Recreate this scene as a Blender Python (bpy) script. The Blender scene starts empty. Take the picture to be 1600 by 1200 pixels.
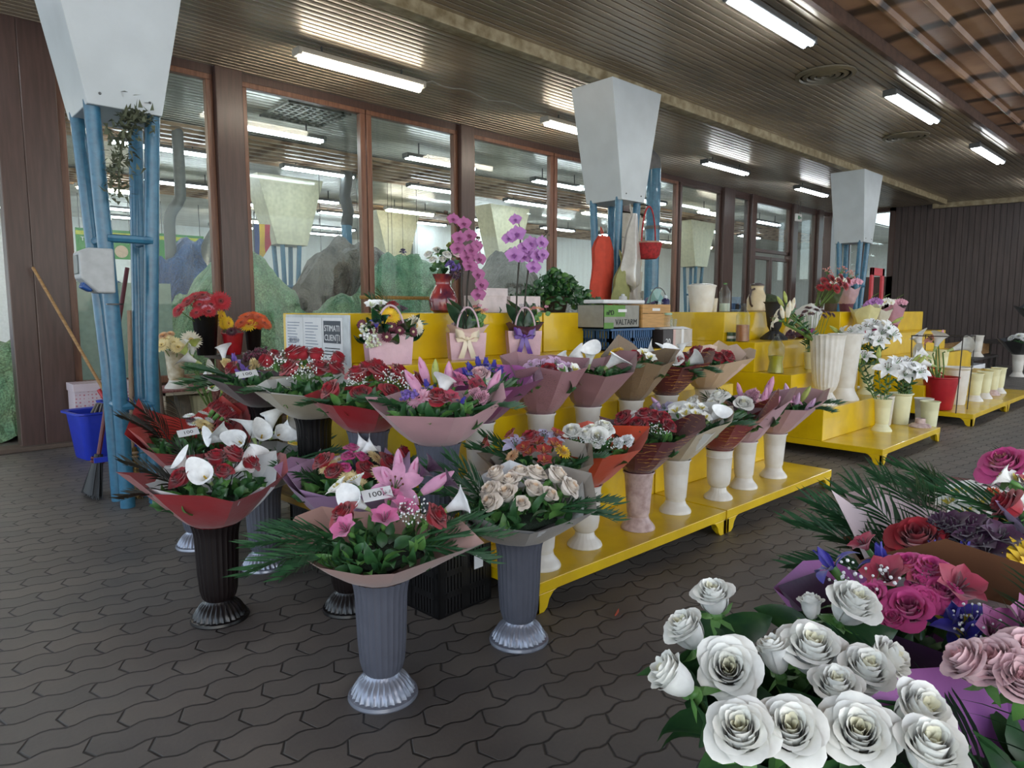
import bpy, math, random
from mathutils import Vector, Matrix, Euler
S=bpy.context.scene
PI=math.pi
def col(h,a=1):
    h=h.lstrip('#'); v=[int(h[i:i+2],16)/255 for i in (0,2,4)]
    return tuple([(x/12.92 if x<=.04045 else ((x+.055)/1.055)**2.4) for x in v]+[a])
# ---------------- camera, world, exposure ----------------
PITCH=math.atan(115/1067.); BEAR=math.radians(46.7)
cd=bpy.data.cameras.new('camera'); cam=bpy.data.objects.new('camera',cd); S.collection.objects.link(cam)
cam.location=(0,0,1.5); cam.rotation_euler=(PI/2-PITCH,0,BEAR-PI/2)
cd.sensor_width=36; cd.lens=36*1067/1600.; cd.clip_start=.02; cd.clip_end=200
S.camera=cam
w=bpy.data.worlds.new('sky'); S.world=w; w.use_nodes=True
nt=w.node_tree; bg=nt.nodes['Background']
sky=nt.nodes.new('ShaderNodeTexSky'); sky.sky_type='NISHITA'; sky.sun_disc=False; sky.sun_elevation=math.radians(35); sky.sun_rotation=math.radians(200)
mixs=nt.nodes.new('ShaderNodeMixRGB'); mixs.inputs[0].default_value=.88; mixs.inputs[2].default_value=(.80,.90,1,1)
nt.links.new(sky.outputs[0],mixs.inputs[1]); nt.links.new(mixs.outputs[0],bg.inputs[0]); bg.inputs[1].default_value=1.15
S.view_settings.view_transform='Standard'; S.view_settings.look='None'; S.view_settings.gamma=1; S.view_settings.exposure=0.5
S.cycles.max_bounces=8; S.cycles.transparent_max_bounces=16; S.cycles.sample_clamp_indirect=6
TUBE=23.0
# ---------------- materials ----------------
MC={}
def mat(name,c,rough=.5,metal=0,noise=.12,scale=14,bump=0,trans=0,emit=0,coat=0,sheen=0,c2=None,sub=0,stretch=(1,1,1),bscale=None):
    if name in MC: return MC[name]
    m=bpy.data.materials.new(name); m.use_nodes=True; n=m.node_tree.nodes; l=m.node_tree.links
    b=n['Principled BSDF']; c=col(c) if isinstance(c,str) else c
    if c2 is not None: c2=col(c2)
    else: c2=tuple(x*(1-noise) for x in c[:3])+(1,); c=tuple(min(1,x*(1+noise*.5)) for x in c[:3])+(1,)
    tc=n.new('ShaderNodeTexCoord'); mp=n.new('ShaderNodeMapping'); mp.inputs['Scale'].default_value=stretch
    ns=n.new('ShaderNodeTexNoise'); ns.inputs['Scale'].default_value=scale; ns.inputs['Detail'].default_value=5
    rp=n.new('ShaderNodeValToRGB'); rp.color_ramp.elements[0].position=.35; rp.color_ramp.elements[1].position=.65
    rp.color_ramp.elements[0].color=c2; rp.color_ramp.elements[1].color=c
    l.new(tc.outputs['Object'],mp.inputs[0]); l.new(mp.outputs[0],ns.inputs[0]); l.new(ns.outputs[0],rp.inputs[0]); l.new(rp.outputs[0],b.inputs['Base Color'])
    b.inputs['Roughness'].default_value=rough; b.inputs['Metallic'].default_value=metal
    b.inputs['Transmission Weight'].default_value=trans; b.inputs['Coat Weight'].default_value=coat
    b.inputs['Sheen Weight'].default_value=sheen
    if sub: b.inputs['Subsurface Weight'].default_value=sub; b.inputs['Subsurface Scale'].default_value=.02
    if emit: b.inputs['Emission Color'].default_value=c; b.inputs['Emission Strength'].default_value=emit
    if bump:
        bp=n.new('ShaderNodeBump'); bp.inputs['Strength'].default_value=bump; bp.inputs['Distance'].default_value=.01
        n2=n.new('ShaderNodeTexNoise'); n2.inputs['Scale'].default_value=bscale or scale*3; l.new(mp.outputs[0],n2.inputs[0]); l.new(n2.outputs[0],bp.inputs['Height']); l.new(bp.outputs[0],b.inputs['Normal'])
    MC[name]=m; return m
def glassmat(name,tint=(.93,.97,.96,1),refl=.05):
    m=bpy.data.materials.new(name); m.use_nodes=True; n=m.node_tree.nodes; l=m.node_tree.links
    n.remove(n['Principled BSDF']); o=n['Material Output']
    t=n.new('ShaderNodeBsdfTransparent'); t.inputs[0].default_value=tint
    g=n.new('ShaderNodeBsdfGlossy'); g.inputs['Roughness'].default_value=.03
    d=n.new('ShaderNodeBsdfDiffuse'); d.inputs[0].default_value=(.75,.8,.82,1)
    f=n.new('ShaderNodeFresnel'); ge=n.new('ShaderNodeNewGeometry'); io=n.new('ShaderNodeMapRange'); io.inputs[3].default_value=1.3; io.inputs[4].default_value=1/1.3; l.new(ge.outputs['Backfacing'],io.inputs[0]); l.new(io.outputs[0],f.inputs[0]); mx=n.new('ShaderNodeMixShader'); m2=n.new('ShaderNodeMixShader')
    ns=n.new('ShaderNodeTexNoise'); ns.inputs['Scale'].default_value=3; tc=n.new('ShaderNodeTexCoord'); mp=n.new('ShaderNodeMapping'); mp.inputs['Scale'].default_value=(3,3,.25)
    mr=n.new('ShaderNodeMapRange'); mr.inputs[1].default_value=.4; mr.inputs[2].default_value=.8; mr.inputs[3].default_value=.0; mr.inputs[4].default_value=refl
    l.new(tc.outputs['Object'],mp.inputs[0]); l.new(mp.outputs[0],ns.inputs[0]); l.new(ns.outputs[0],mr.inputs[0])
    l.new(f.outputs[0],mx.inputs[0]); l.new(t.outputs[0],mx.inputs[1]); l.new(g.outputs[0],mx.inputs[2])
    l.new(mr.outputs[0],m2.inputs[0]); l.new(mx.outputs[0],m2.inputs[1]); l.new(d.outputs[0],m2.inputs[2]); l.new(m2.outputs[0],o.inputs[0])
    return m
# ---------------- mesh collector ----------------
class G:
    def __init__(s): s.v=[]; s.f=[]; s.m=[]; s.flat=set()
    def add(s,vs,fs,mi=0,M=None):
        k=len(s.v)
        if M is not None: vs=[M@Vector(p) for p in vs]
        s.v+= [tuple(p) for p in vs]; s.f+=[tuple(i+k for i in q) for q in fs]; s.m+=[mi]*len(fs); return s
    def box(s,x0,y0,z0,x1,y1,z1,mi=0,M=None):
        return s.add([(x0,y0,z0),(x1,y0,z0),(x1,y1,z0),(x0,y1,z0),(x0,y0,z1),(x1,y0,z1),(x1,y1,z1),(x0,y1,z1)],
          [(0,3,2,1),(4,5,6,7),(0,1,5,4),(1,2,6,5),(2,3,7,6),(3,0,4,7)],mi,M)
    def grid(s,rows,mi=0,close=False,M=None):
        n=len(rows[0]); vs=[p for r in rows for p in r]; fs=[]
        for i in range(len(rows)-1):
            for j in range(n if close else n-1):
                a=i*n+j; b=i*n+(j+1)%n; fs.append((a,b,b+n,a+n))
        return s.add(vs,fs,mi,M)
    def lathe(s,prof,n=32,mi=0,flute=None,M=None,cap0=True,cap1=False):
        rows=[]
        for (r,z) in prof:
            row=[]
            for j in range(n):
                a=2*PI*j/n; rr=r
                if flute: rr=r*flute(a,z)
                row.append((rr*math.cos(a),rr*math.sin(a),z))
            rows.append(row)
        s.grid(rows,mi,True,M)
        k=len(s.v)-len(rows)*n
        if cap0: s.f.append(tuple(k+j for j in range(n))[::-1]); s.m.append(mi)
        if cap1: s.f.append(tuple(len(s.v)-n+j for j in range(n))); s.m.append(mi)
        return s
    def tube(s,pts,r,n=6,mi=0,M=None,caps=True):
        pts=[Vector(p) for p in pts]; rows=[]; N=len(pts); pa=None
        for i,p in enumerate(pts):
            d=(pts[min(i+1,N-1)]-pts[max(i-1,0)]); d=d.normalized() if d.length>0 else Vector((0,0,1))
            up=Vector((0,0,1)) if abs(d.z)<.95 else Vector((1,0,0))
            a=d.cross(up).normalized() if pa is None else (pa-d*pa.dot(d)).normalized(); pa=a; b=d.cross(a)
            rr=r[i] if isinstance(r,(list,tuple)) else r
            rows.append([tuple(p+a*rr*math.cos(2*PI*j/n)+b*rr*math.sin(2*PI*j/n)) for j in range(n)])
        s.grid(rows,mi,True,M)
        if caps:
            k=len(s.v)-N*n; s.f.append(tuple(k+j for j in range(n))); s.m.append(mi); s.f.append(tuple(len(s.v)-n+j for j in range(n))[::-1]); s.m.append(mi)
        return s
    def ball(s,c,r,mi=0,n=6,M=None,sq=1):
        rows=[]
        for i in range(n+1):
            t=PI*i/n; rows.append([(c[0]+r*math.sin(t)*math.cos(2*PI*j/(n+2)),c[1]+r*math.sin(t)*math.sin(2*PI*j/(n+2)),c[2]-r*sq*math.cos(t)) for j in range(n+2)])
        return s.grid(rows,mi,True,M)
    def mesh(s,name,mats,smooth=True):
        me=bpy.data.meshes.new(name); me.from_pydata(s.v,[],s.f)
        for m in (mats if isinstance(mats,(list,tuple)) else [mats]): me.materials.append(m)
        me.polygons.foreach_set('material_index',s.m)
        if smooth is not False:
            me.polygons.foreach_set('use_smooth',[True]*len(s.f))
            me.update()
            if smooth!='all':
                try: me.set_sharp_from_angle(angle=math.radians(40 if smooth is True else smooth))
                except Exception: pass
        me.update(); return me
def link(name,me,parent=None,M=None,loc=None):
    o=bpy.data.objects.new(name,me); S.collection.objects.link(o)
    if parent is not None: o.parent=parent
    if M is not None: o.matrix_local=M
    if loc is not None: o.location=loc
    return o
def obj(name,g,m,parent=None,smooth=True,M=None,loc=None,bevel=0):
    o=link(name,g.mesh(name,m,smooth),parent,M,loc)
    if bevel:
        b=o.modifiers.new('bevel','BEVEL'); b.width=bevel; b.segments=2; b.limit_method='ANGLE'
    return o
LABELS={}
def tag(o,label=None,cat=None,group=None,kind=None):
    if label: o['label']=label
    if cat: o['category']=cat
    if group: o['group']=group
    if kind: o['kind']=kind
    return o
def thing(name,loc,label,cat,group=None,rz=0):
    o=bpy.data.objects.new(name,None); S.collection.objects.link(o); o.empty_display_size=.05
    o.location=loc; o.rotation_euler=(0,0,rz); return tag(o,label,cat,group)
def struct(name,g,m,smooth=False,**k):
    o=obj(name,g,m,smooth=smooth,**k); o['kind']='structure'; return o
def text(name,s,size,m,parent,M,ext=.0008,align='CENTER'):
    c=bpy.data.curves.new(name,'FONT'); c.resolution_u=3; c.body=s; c.size=size; c.extrude=ext; c.align_x=align; c.materials.append(m)
    o=bpy.data.objects.new(name,c); me=bpy.data.meshes.new_from_object(o); bpy.data.objects.remove(o); o=bpy.data.objects.new(name,me); S.collection.objects.link(o)
    if parent is not None: o.parent=parent
    o.matrix_local=M; return o
def frame(d,up=(0,0,1)):   # matrix whose z axis is d
    d=Vector(d).normalized(); u=Vector(up)
    if abs(d.dot(u))>.98: u=Vector((1,0,0))
    x=u.cross(d).normalized(); y=d.cross(x); return Matrix((x,y,d)).transposed().to_4x4()
def TR(p,d=None,s=1,spin=0):
    M=Matrix.Translation(Vector(p))
    if d is not None: M=M@frame(d)
    return M@Matrix.Rotation(spin,4,'Z')@Matrix.Scale(s,4)
# ---------------- surfaces ----------------
def floor_mat():
    m=bpy.data.materials.new('wavy_pavers'); m.use_nodes=True; n=m.node_tree.nodes; l=m.node_tree.links; b=n['Principled BSDF']
    def M(op,a,b2=None,c=None):
        q=n.new('ShaderNodeMath'); q.operation=op
        for i,v in enumerate((a,b2,c)):
            if v is None: continue
            if isinstance(v,(int,float)): q.inputs[i].default_value=v
            else: l.new(v,q.inputs[i])
        return q.outputs[0]
    tc=n.new('ShaderNodeTexCoord'); mp=n.new('ShaderNodeMapping'); mp.inputs['Rotation'].default_value=(0,0,math.radians(7.3)); l.new(tc.outputs['Object'],mp.inputs[0])
    sx=n.new('ShaderNodeSeparateXYZ'); l.new(mp.outputs[0],sx.inputs[0]); x,y=sx.outputs[0],sx.outputs[1]
    wv=M('SUBTRACT',M('PINGPONG',x,.0743),.037)
    wv=M('MULTIPLY',M('MAXIMUM',M('MINIMUM',wv,.022),-.022),.45)
    y2=M('ADD',y,wv); H=.135; row=M('FLOOR',M('DIVIDE',y2,H)); yf=M('SUBTRACT',y2,M('MULTIPLY',row,H))
    xe=M('SUBTRACT',M('PINGPONG',yf,H/2),H/4); xe=M('MULTIPLY',xe,.45)
    x2=M('ADD',M('SUBTRACT',x,M('MULTIPLY',row,.1156)),xe); L=.297; cx=M('FLOOR',M('DIVIDE',x2,L)); xf=M('SUBTRACT',x2,M('MULTIPLY',cx,L))
    dy=M('MINIMUM',yf,M('SUBTRACT',H,yf)); dx=M('MINIMUM',xf,M('SUBTRACT',L,xf)); d=M('MINIMUM',dx,dy)
    mr=n.new('ShaderNodeMapRange'); mr.inputs[1].default_value=.0015; mr.inputs[2].default_value=.007; l.new(d,mr.inputs[0])
    cb=n.new('ShaderNodeCombineXYZ'); l.new(row,cb.inputs[0]); l.new(cx,cb.inputs[1]); wn=n.new('ShaderNodeTexWhiteNoise'); l.new(cb.outputs[0],wn.inputs['Vector'])
    ns=n.new('ShaderNodeTexNoise'); ns.inputs['Scale'].default_value=1.6; ns.inputs['Detail'].default_value=8; l.new(tc.outputs['Object'],ns.inputs[0])
    nf=n.new('ShaderNodeTexNoise'); nf.inputs['Scale'].default_value=60; nf.inputs['Detail'].default_value=6; l.new(tc.outputs['Object'],nf.inputs[0])
    r=n.new('ShaderNodeValToRGB'); r.color_ramp.elements[0].position=.3; r.color_ramp.elements[1].position=.75; r.color_ramp.elements[0].color=col('#504d4b'); r.color_ramp.elements[1].color=col('#736b63')
    k=M('ADD',M('MULTIPLY',ns.outputs[0],.75),M('ADD',M('MULTIPLY',wn.outputs[0],.14),M('MULTIPLY',nf.outputs[0],.14))); l.new(k,r.inputs[0])
    mx=n.new('ShaderNodeMixRGB'); mx.inputs[1].default_value=col('#262321'); l.new(mr.outputs[0],mx.inputs[0]); l.new(r.outputs[0],mx.inputs[2]); l.new(mx.outputs[0],b.inputs['Base Color'])
    bp=n.new('ShaderNodeBump'); bp.inputs['Distance'].default_value=.006; bp.inputs['Strength'].default_value=.8
    h=M('ADD',mr.outputs[0],M('MULTIPLY',nf.outputs[0],.12)); l.new(h,bp.inputs['Height']); l.new(bp.outputs[0],b.inputs['Normal'])
    rr=M('ADD',M('MULTIPLY',ns.outputs[0],.3),.38); l.new(rr,b.inputs['Roughness'])
    return m
M_floor=floor_mat()
M_slat=mat('brown_metal_slat','#a59783',.3,.3,.25,2.5,stretch=(.3,1,1)); M_gap=mat('slat_gap','#2a2520',.8)
M_trim=mat('cream_trim','#a89c80',.45,0,.3,9,c2='#7d6f52'); M_frameD=mat('dark_brown_frame','#4f3c37',.35,.0,.2,5,stretch=(6,6,.5)); M_frameR=mat('reddish_wood_frame','#7d5846',.38,0,.25,6,c2='#664436',stretch=(8,8,.5))
M_white=mat('white_enamel','#bcc4ca',.36,0,.05,4); M_blue=mat('blue_paint','#35708f',.35,0,.25,20,c2='#2c6180',coat=.3)
M_yel=mat('yellow_paint','#dfbb06',.33,0,.12,4,c2='#cda804',coat=.35,bump=.04); M_glass=glassmat('window_glass')
M_panel=mat('brown_wall_cladding','#463b3a',.5,0,.35,3,stretch=(8,8,.4)); M_hallwall=mat('white_hall_wall','#e2e8e8',.6,0,.06)
M_tube=mat('cool_fluorescent_tube',(.86,.94,1,1),.3,noise=0,emit=TUBE); M_tubeW=mat('warm_fluorescent_tube',(1,.90,.74,1),.3,noise=0,emit=TUBE); M_lampbody=mat('grey_lamp_housing','#55585a',.5); M_lampW=mat('white_lamp_housing','#b8b5ac',.5)
M_blk=mat('black_plastic','#100e10',.3); M_gry=mat('grey_plastic_vase','#575a66',.36,.1,.06); M_grysh=mat('silver_grey_foot','#8b909e',.28,.45,.15); M_brn=mat('dark_brown_vase','#160f10',.3,0)
M_wv=mat('white_vase','#dedcd6',.38,0,.1,9,c2='#d2cdc4',coat=.2); M_crm=mat('cream_vase','#dedcb6',.42,0,.06,9); M_pinkst=mat('pink_stained_white','#cdb7b4',.4,0,.1,20,c2='#a78d88')
M_leaf=mat('leaf','#3a6636',.4,0,.3,25,c2='#264d2b'); M_leafL=mat('light_leaf','#64914a',.45,0,.3,25,c2='#457636'); M_palm=mat('palm_leaf','#35603a',.4,0,.3,25,c2='#24482c'); M_stem=mat('stem','#5d7d3a',.5); M_darkfern=mat('dark_fern','#2a2a22',.5)
M_wood=mat('wood','#a98557',.6,0,.3,8,c2='#876540',stretch=(1,1,8)); M_card=mat('cardboard','#b98a54',.7,0,.1); M_gold=mat('gold_print','#b98b4b',.35,.6)
M_ink=mat('black_ink','#141414',.6); M_paperw=mat('white_paper','#dfe0e2',.6,0,.04); M_straw=mat('straw','#9c7d45',.8,0,.4,90,c2='#6e552c',stretch=(1,1,.1))
M_clear=glassmat('clear_plastic',(.9,.93,.9,1),.25)
# ---------------- building shell ----------------
CZ=4.5; YW=9.0
struct('floor',G().box(-6,-5,-.06,34,26,0),M_floor)
M_slatH=mat('lit_tone_hall_slat','#c3c1b6',.3,.2,.2,2.5,stretch=(.3,1,1))  # hall copy of the slat, colour lightened to stand in for brighter light
def slats(name,x0,x1,y0,y1,z,pitch=.1,sm=None):
    g=G(); n=int(round((y1-y0)/pitch)); g.box(x0,y0,z+.02,x1,y1,z+.06,1)
    for i in range(n):
        y=y0+i*pitch; w=pitch*.86; rows=[[],[]]
        for j in range(6):
            t=j/5; zz=z-.006*math.sin(PI*t) if 0<t<1 else z+.018
            yy=y+w*(0 if j==0 else 1 if j==5 else .06+.88*(j-1)/3)
            rows[0].append((x0,yy,zz)); rows[1].append((x1,yy,zz))
        g.grid(rows,0)
    return struct(name,g,[sm or M_slat,M_gap],smooth=True)
slats('ceiling',-6,23.2,3.14,8.94,CZ)
slats('ceiling_hall',-6,34,9.06,26,CZ,.125,M_slatH)
# raised corrugated roof over the aisle
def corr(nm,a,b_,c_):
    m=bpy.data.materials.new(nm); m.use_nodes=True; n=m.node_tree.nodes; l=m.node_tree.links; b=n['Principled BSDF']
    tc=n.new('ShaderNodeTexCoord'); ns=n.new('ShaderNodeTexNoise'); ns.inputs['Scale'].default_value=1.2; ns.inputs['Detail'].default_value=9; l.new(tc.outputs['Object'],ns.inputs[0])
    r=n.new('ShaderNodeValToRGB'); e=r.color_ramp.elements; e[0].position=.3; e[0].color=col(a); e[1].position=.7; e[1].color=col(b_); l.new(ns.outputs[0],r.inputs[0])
    wv=n.new('ShaderNodeTexWave'); wv.bands_direction='X'; wv.inputs['Scale'].default_value=.28; wv.inputs['Distortion'].default_value=5; wv.inputs['Detail'].default_value=3; wv.inputs['Detail Scale'].default_value=.8; l.new(tc.outputs['Object'],wv.inputs[0])  # dark distorted bands running across the ribs
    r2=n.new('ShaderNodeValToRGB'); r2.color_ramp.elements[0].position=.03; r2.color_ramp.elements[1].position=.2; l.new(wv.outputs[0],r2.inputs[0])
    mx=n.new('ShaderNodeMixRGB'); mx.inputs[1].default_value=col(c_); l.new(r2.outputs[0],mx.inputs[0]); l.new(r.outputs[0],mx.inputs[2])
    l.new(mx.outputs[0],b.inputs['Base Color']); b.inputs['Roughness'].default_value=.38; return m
M_corr=corr('banded_corrugated_sheet','#8a6650','#c29c7e','#46352a'); M_corrH=corr('lit_tone_hall_sheet','#a58468','#d2b496','#8a6a52'); M_beam=mat('rusty_edge_board','#5c453a',.6,0,.3,10)  # hall sheet colours lightened in place of light reaching that ceiling
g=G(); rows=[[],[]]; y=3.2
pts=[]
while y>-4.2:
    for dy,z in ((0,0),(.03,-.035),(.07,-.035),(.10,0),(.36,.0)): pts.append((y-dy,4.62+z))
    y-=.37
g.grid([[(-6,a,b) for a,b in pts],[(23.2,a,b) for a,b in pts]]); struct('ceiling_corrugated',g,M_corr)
g=G()
for k in range(12): x=-4+k*2.3; g.box(x,-4.2,4.63,x+.1,3.2,4.85)
struct('trim_rafters',g,M_beam)
struct('trim_roof_edge',G().box(-6,3.08,4.48,23.2,3.14,4.66),M_beam)
struct('trim_cream_beam',G().box(-6,5.70,4.36,21.6,5.86,4.5),M_trim,bevel=.01)
# right end wall
def panelwall(name,p,q,z0,z1):
    g=G(); p=Vector(p); q=Vector(q); L=(q-p).length; d=(q-p)/L; nrm=Vector((-d.y,d.x)); n=max(1,int(L/.14))
    prof=[]
    for i in range(n):
        for t,o in ((0,0),(.9,0),(.93,.018),(.97,.018)): prof.append(p+d*(L*(i+t)/n)+nrm*o)
    prof.append(q)
    g.grid([[(a.x,a.y,z0) for a in prof],[(a.x,a.y,z1) for a in prof]]); return struct(name,g,M_panel)
panelwall('wall_right',(22.35,6.2),(23.6,-1.2),0,4.55)
panelwall('wall_right_return',(22.2,7.15),(22.35,6.2),0,4.55)
struct('trim_right_ceiling',G().add([(22.27,6.2,4.36),(23.5,-1.2,4.36),(23.4,-1.2,4.36),(22.15,6.2,4.36),(22.27,6.2,4.5),(23.5,-1.2,4.5),(23.4,-1.2,4.5),(22.15,6.2,4.5)],[(0,1,2,3),(4,7,6,5),(0,4,5,1),(2,6,7,3),(3,7,4,0),(1,5,6,2)]),M_trim)
# window wall : posts and framed panes
def pane(name,x0,x1,z0,z1,fr,w=.085,y=YW,bottom=.62,dado=True):
    g=G(); a,b=y-.05,y+.05
    g.box(x0,a,z1-w,x1,b,z1); g.box(x0,a,bottom,x1,b,bottom+w); g.box(x0,a,z0 if dado else bottom,x0+w,b,z1-w); g.box(x1-w,a,z0 if dado else bottom,x1,b,z1-w)
    o=struct(name,g,fr,bevel=.008)
    p=obj('pane',G().box(x0+w,y-.004,bottom+w,x1-w,y+.004,z1-w),M_glass,o,smooth=False)
    if dado: obj('dado_panel',G().box(x0+w,y-.03,z0,x1-w,y+.03,bottom),M_frameD,o,smooth=False)
    return o
def post(name,x0,x1,fr,d=.14): return struct(name,G().box(x0,YW-d,0,x1,YW+.1,4.5),fr,bevel=.01)
k=1
for x0,x1,fr in ((1.66,3.34,M_frameR),(3.68,5.5,M_frameR),(5.52,7.22,M_frameR),(7.5,9.5,M_frameR),(9.52,11.5,M_frameR),(11.7,13.62,M_frameR),(13.7,15.5,M_frameD),(16.0,16.9,M_frameD),(19.6,21.0,M_frameD)):
    pane('window_%d'%k,x0,x1,0,4.42,fr); k+=1
for i,(a,b,fr) in enumerate(((1.12,1.34,M_frameD),(1.34,1.66,M_frameD),(3.34,3.68,M_frameD),(7.22,7.5,M_frameD),(11.5,11.7,M_frameD),(15.5,16.0,M_frameD),(16.9,17.15,M_frameD),(19.3,19.6,M_frameD),(21.0,21.3,M_frameD),(21.9,22.3,M_frameD))): post('trim_post_%d'%(i+1),a,b,fr)
struct('trim_window_head',G().box(-6,YW-.06,4.4,22.3,YW+.06,4.5),M_frameD)
struct('trim_sill_step',G().box(.9,YW-.24,0,16,YW+.02,.05),mat('worn_step','#5b4e44',.8),bevel=.01)
pane('window_20',-.9,1.12,0,4.42,M_frameD,.1,dado=False,bottom=3.1)
# left entrance leaf stands open; door in the far section
def door(name,x0,x1,z1,y=YW):
    g=G(); w=.09; g.box(x0,y-.04,z1-w,x1,y+.04,z1); g.box(x0,y-.04,.02,x1,y+.04,.22); g.box(x0,y-.04,.22,x0+w,y+.04,z1-w); g.box(x1-w,y-.04,.22,x1,y+.04,z1-w)
    o=struct(name,g,M_frameD,bevel=.006); obj('pane',G().box(x0+w,y-.004,.22,x1-w,y+.004,z1-w),M_glass,o,smooth=False)
    obj('door_handle',G().tube([(x0+w*.5,y-.04,1.1),(x0+w*.5,y-.1,1.1),(x0+w*.5,y-.1,1.5),(x0+w*.5,y-.04,1.5)],.015,8),M_lampbody,o); return o
door('door_1',17.15,18.2,2.95); door('door_2',18.22,19.3,2.95)
pane('window_21',17.15,19.3,3.0,4.42,M_frameD,.09,bottom=3.05,dado=False)
# end glazing
g=G()
for a,b in ((8.9,9.05),(8.38,8.5),(7.9,8.05),(7.15,7.3)): g.box(22.15,a,0,22.25,b,4.5)
g.box(22.15,7.15,4.4,22.25,9,4.5); g.box(22.15,7.15,0,22.25,9,2.4)
g.box(22.15,7.15,2.4,22.25,9,2.5)
o=struct('window_22',g,M_frameD); obj('pane',G().box(22.19,7.3,2.5,22.21,8.95,4.4),M_glass,o,smooth=False)
# hall beyond
struct('wall_back',G().box(-6,26,0,34,26.2,4.6),M_hallwall); struct('wall_far_end',G().box(33.8,9.1,0,34,26,4.6),M_hallwall)
struct('wall_hall_partition',G().box(13.5,19,0,33.8,19.15,4.5),M_hallwall)
g=G()
for a,b in ((11.8,13.9),(17,19)):
    pts=[];y=a
    while y<b:
        for dy,z in ((0,0),(.05,-.04),(.14,-.04),(.19,0),(.26,0)): pts.append((y+dy,4.46+z))
        y+=.30
    g.grid([[(-6,p,q) for p,q in pts],[(30,p,q) for p,q in pts]])
struct('ceiling_hall_corrugated',g,M_corrH)
# ---------------- lamps ----------------
def lamp(x,y,L,warm,z=4.33,label='',group=None,dx=1):
    t=thing('ceiling_lamp',(x,y,z),label,'ceiling lamp',group)
    n=24; g=G(); prof=[]
    g.box(-L/2,-.075,.03,L/2,.075,.09); g.box(-L/2-.02,-.085,.0,-L/2+.03,.085,.085); g.box(L/2-.03,-.085,0,L/2+.02,.085,.085)
    obj('housing',g,M_lampW if warm else M_lampbody,t,bevel=.01)
    g=G()
    if warm: g.tube([(-L/2+.03,0,0),(L/2-.03,0,0)],.05,10)
    else:
        g.tube([(-L/2+.03,-.04,.01),(L/2-.03,-.04,.01)],.026,8); g.tube([(-L/2+.03,.04,.01),(L/2-.03,.04,.01)],.026,8)
    obj('tube',g,M_tubeW if warm else M_tube,t)
    g=G()
    for s in (-1,1): g.tube([(s*L*.32,0,.08),(s*L*.32,0,CZ-z)],.012,6)
    obj('hanger',g,M_lampbody,t)
    return t
for x,y,L,wm,lb in ((4.57,7.45,1.7,1,'long warm fluorescent lamp nearest above the tall wood framed windows'),(8.55,7.45,1.7,1,'warm fluorescent lamp half hidden behind the white column funnel'),(12.87,7.35,1.65,0,'twin tube lamp in front of the far windows left of the exit sign'),(16.9,7.35,1.65,0,'small lamp end showing just left of the farthest column'),
   (6.8,3.42,1.65,0,'bright twin tube lamp at the top edge above the aisle'),(11.08,3.42,1.95,0,'bright twin tube lamp beside the corrugated sheets, second of the aisle row'),(15.3,3.42,1.9,0,'farthest lamp of the aisle row near the brown wall'),(20.3,3.42,1.6,0,'faint lamp at the right picture edge above the brown wall'),(1.8,3.42,1.65,0,'aisle lamp overhead in front of the nearest column'),(.2,7.45,1.7,0,'lamp over the entrance at the left')):
    lamp(x,y,L,wm,label=lb)
hl=[]
for r,(y,x0,st,n) in enumerate(((10.4,1.6,3.2,7),(13.2,1.0,3.0,9),(16.0,2.2,3.0,9),(18.4,1.5,3.0,6),(21,2,3.2,5),(23.6,2.5,3.4,5))):
    for i in range(n): hl.append((x0+i*st,y,r))
for i,(x,y,r) in enumerate(hl):
    lamp(x,y,1.6,0 if (i*7+r)%5 else 1,z=4.3 if r%2 else 4.2,label='fluorescent lamp hanging in the hall behind the window wall',group='hall lamps seen through the glass')
# round vents, exit sign, cable
for x,y,lb in ((9.12,3.86,'round ceiling vent between the two nearest aisle lamps'),(13.3,4.2,'round ceiling vent beside the far aisle lamp')):
    t=thing('ceiling_vent',(x,y,CZ-.012),lb,'vent'); g=G()
    for r in (.36,.27,.18,.10): g.lathe([(r,0),(r,-.02),(r-.05,-.035),(r-.06,-.01)],32,cap0=False)
    obj('louvre',g,mat('vent_grey','#77705f',.5),t); obj('backing',G().lathe([(.34,.004),(.001,.004)],32,cap0=False),M_gap,t)
t=thing('hall_vent',(5.1,10.0,CZ-.03),'square grille vent in the hall ceiling behind the window beside the brown post','vent'); g=G()
for i in range(9): g.box(-.5,-.5+i*.12,-.03,.5,-.47+i*.12,0); 
for i in range(9): g.box(-.5+i*.12,-.5,-.03,-.47+i*.12,.5,0)
obj('grille',g,mat('grille_grey','#8d9089',.5),t)
t=thing('exit_sign',(19.0,8.6,4.05),'small white exit sign hanging above the far glass door','sign'); obj('box',G().box(-.16,-.03,-.1,.16,.03,.1),M_paperw,t,bevel=.008)
g=G(); g.box(-.09,-.034,-.05,.01,-.031,.05); g.box(.03,-.034,-.02,.11,-.031,.02); obj('pictogram',g,mat('sign_green','#4f8a6a',.5),t); obj('hanger',G().tube([(-.1,0,.1),(-.1,0,.45)],.006).tube([(.1,0,.1),(.1,0,.45)],.006),M_lampbody,t)
g=G(); P=[(5.42,7.45,4.4)]
for i in range(1,15): u=i/14; P.append((5.42+2.3*u,7.45-.02*math.sin(9*u),4.49-.05*math.sin(PI*u*3)**2-.01))
tag(obj('lamp_cable',g.tube(P,.009,6),M_lampW),'white sagging cable running along the ceiling between the two warm lamps','cable')
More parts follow.
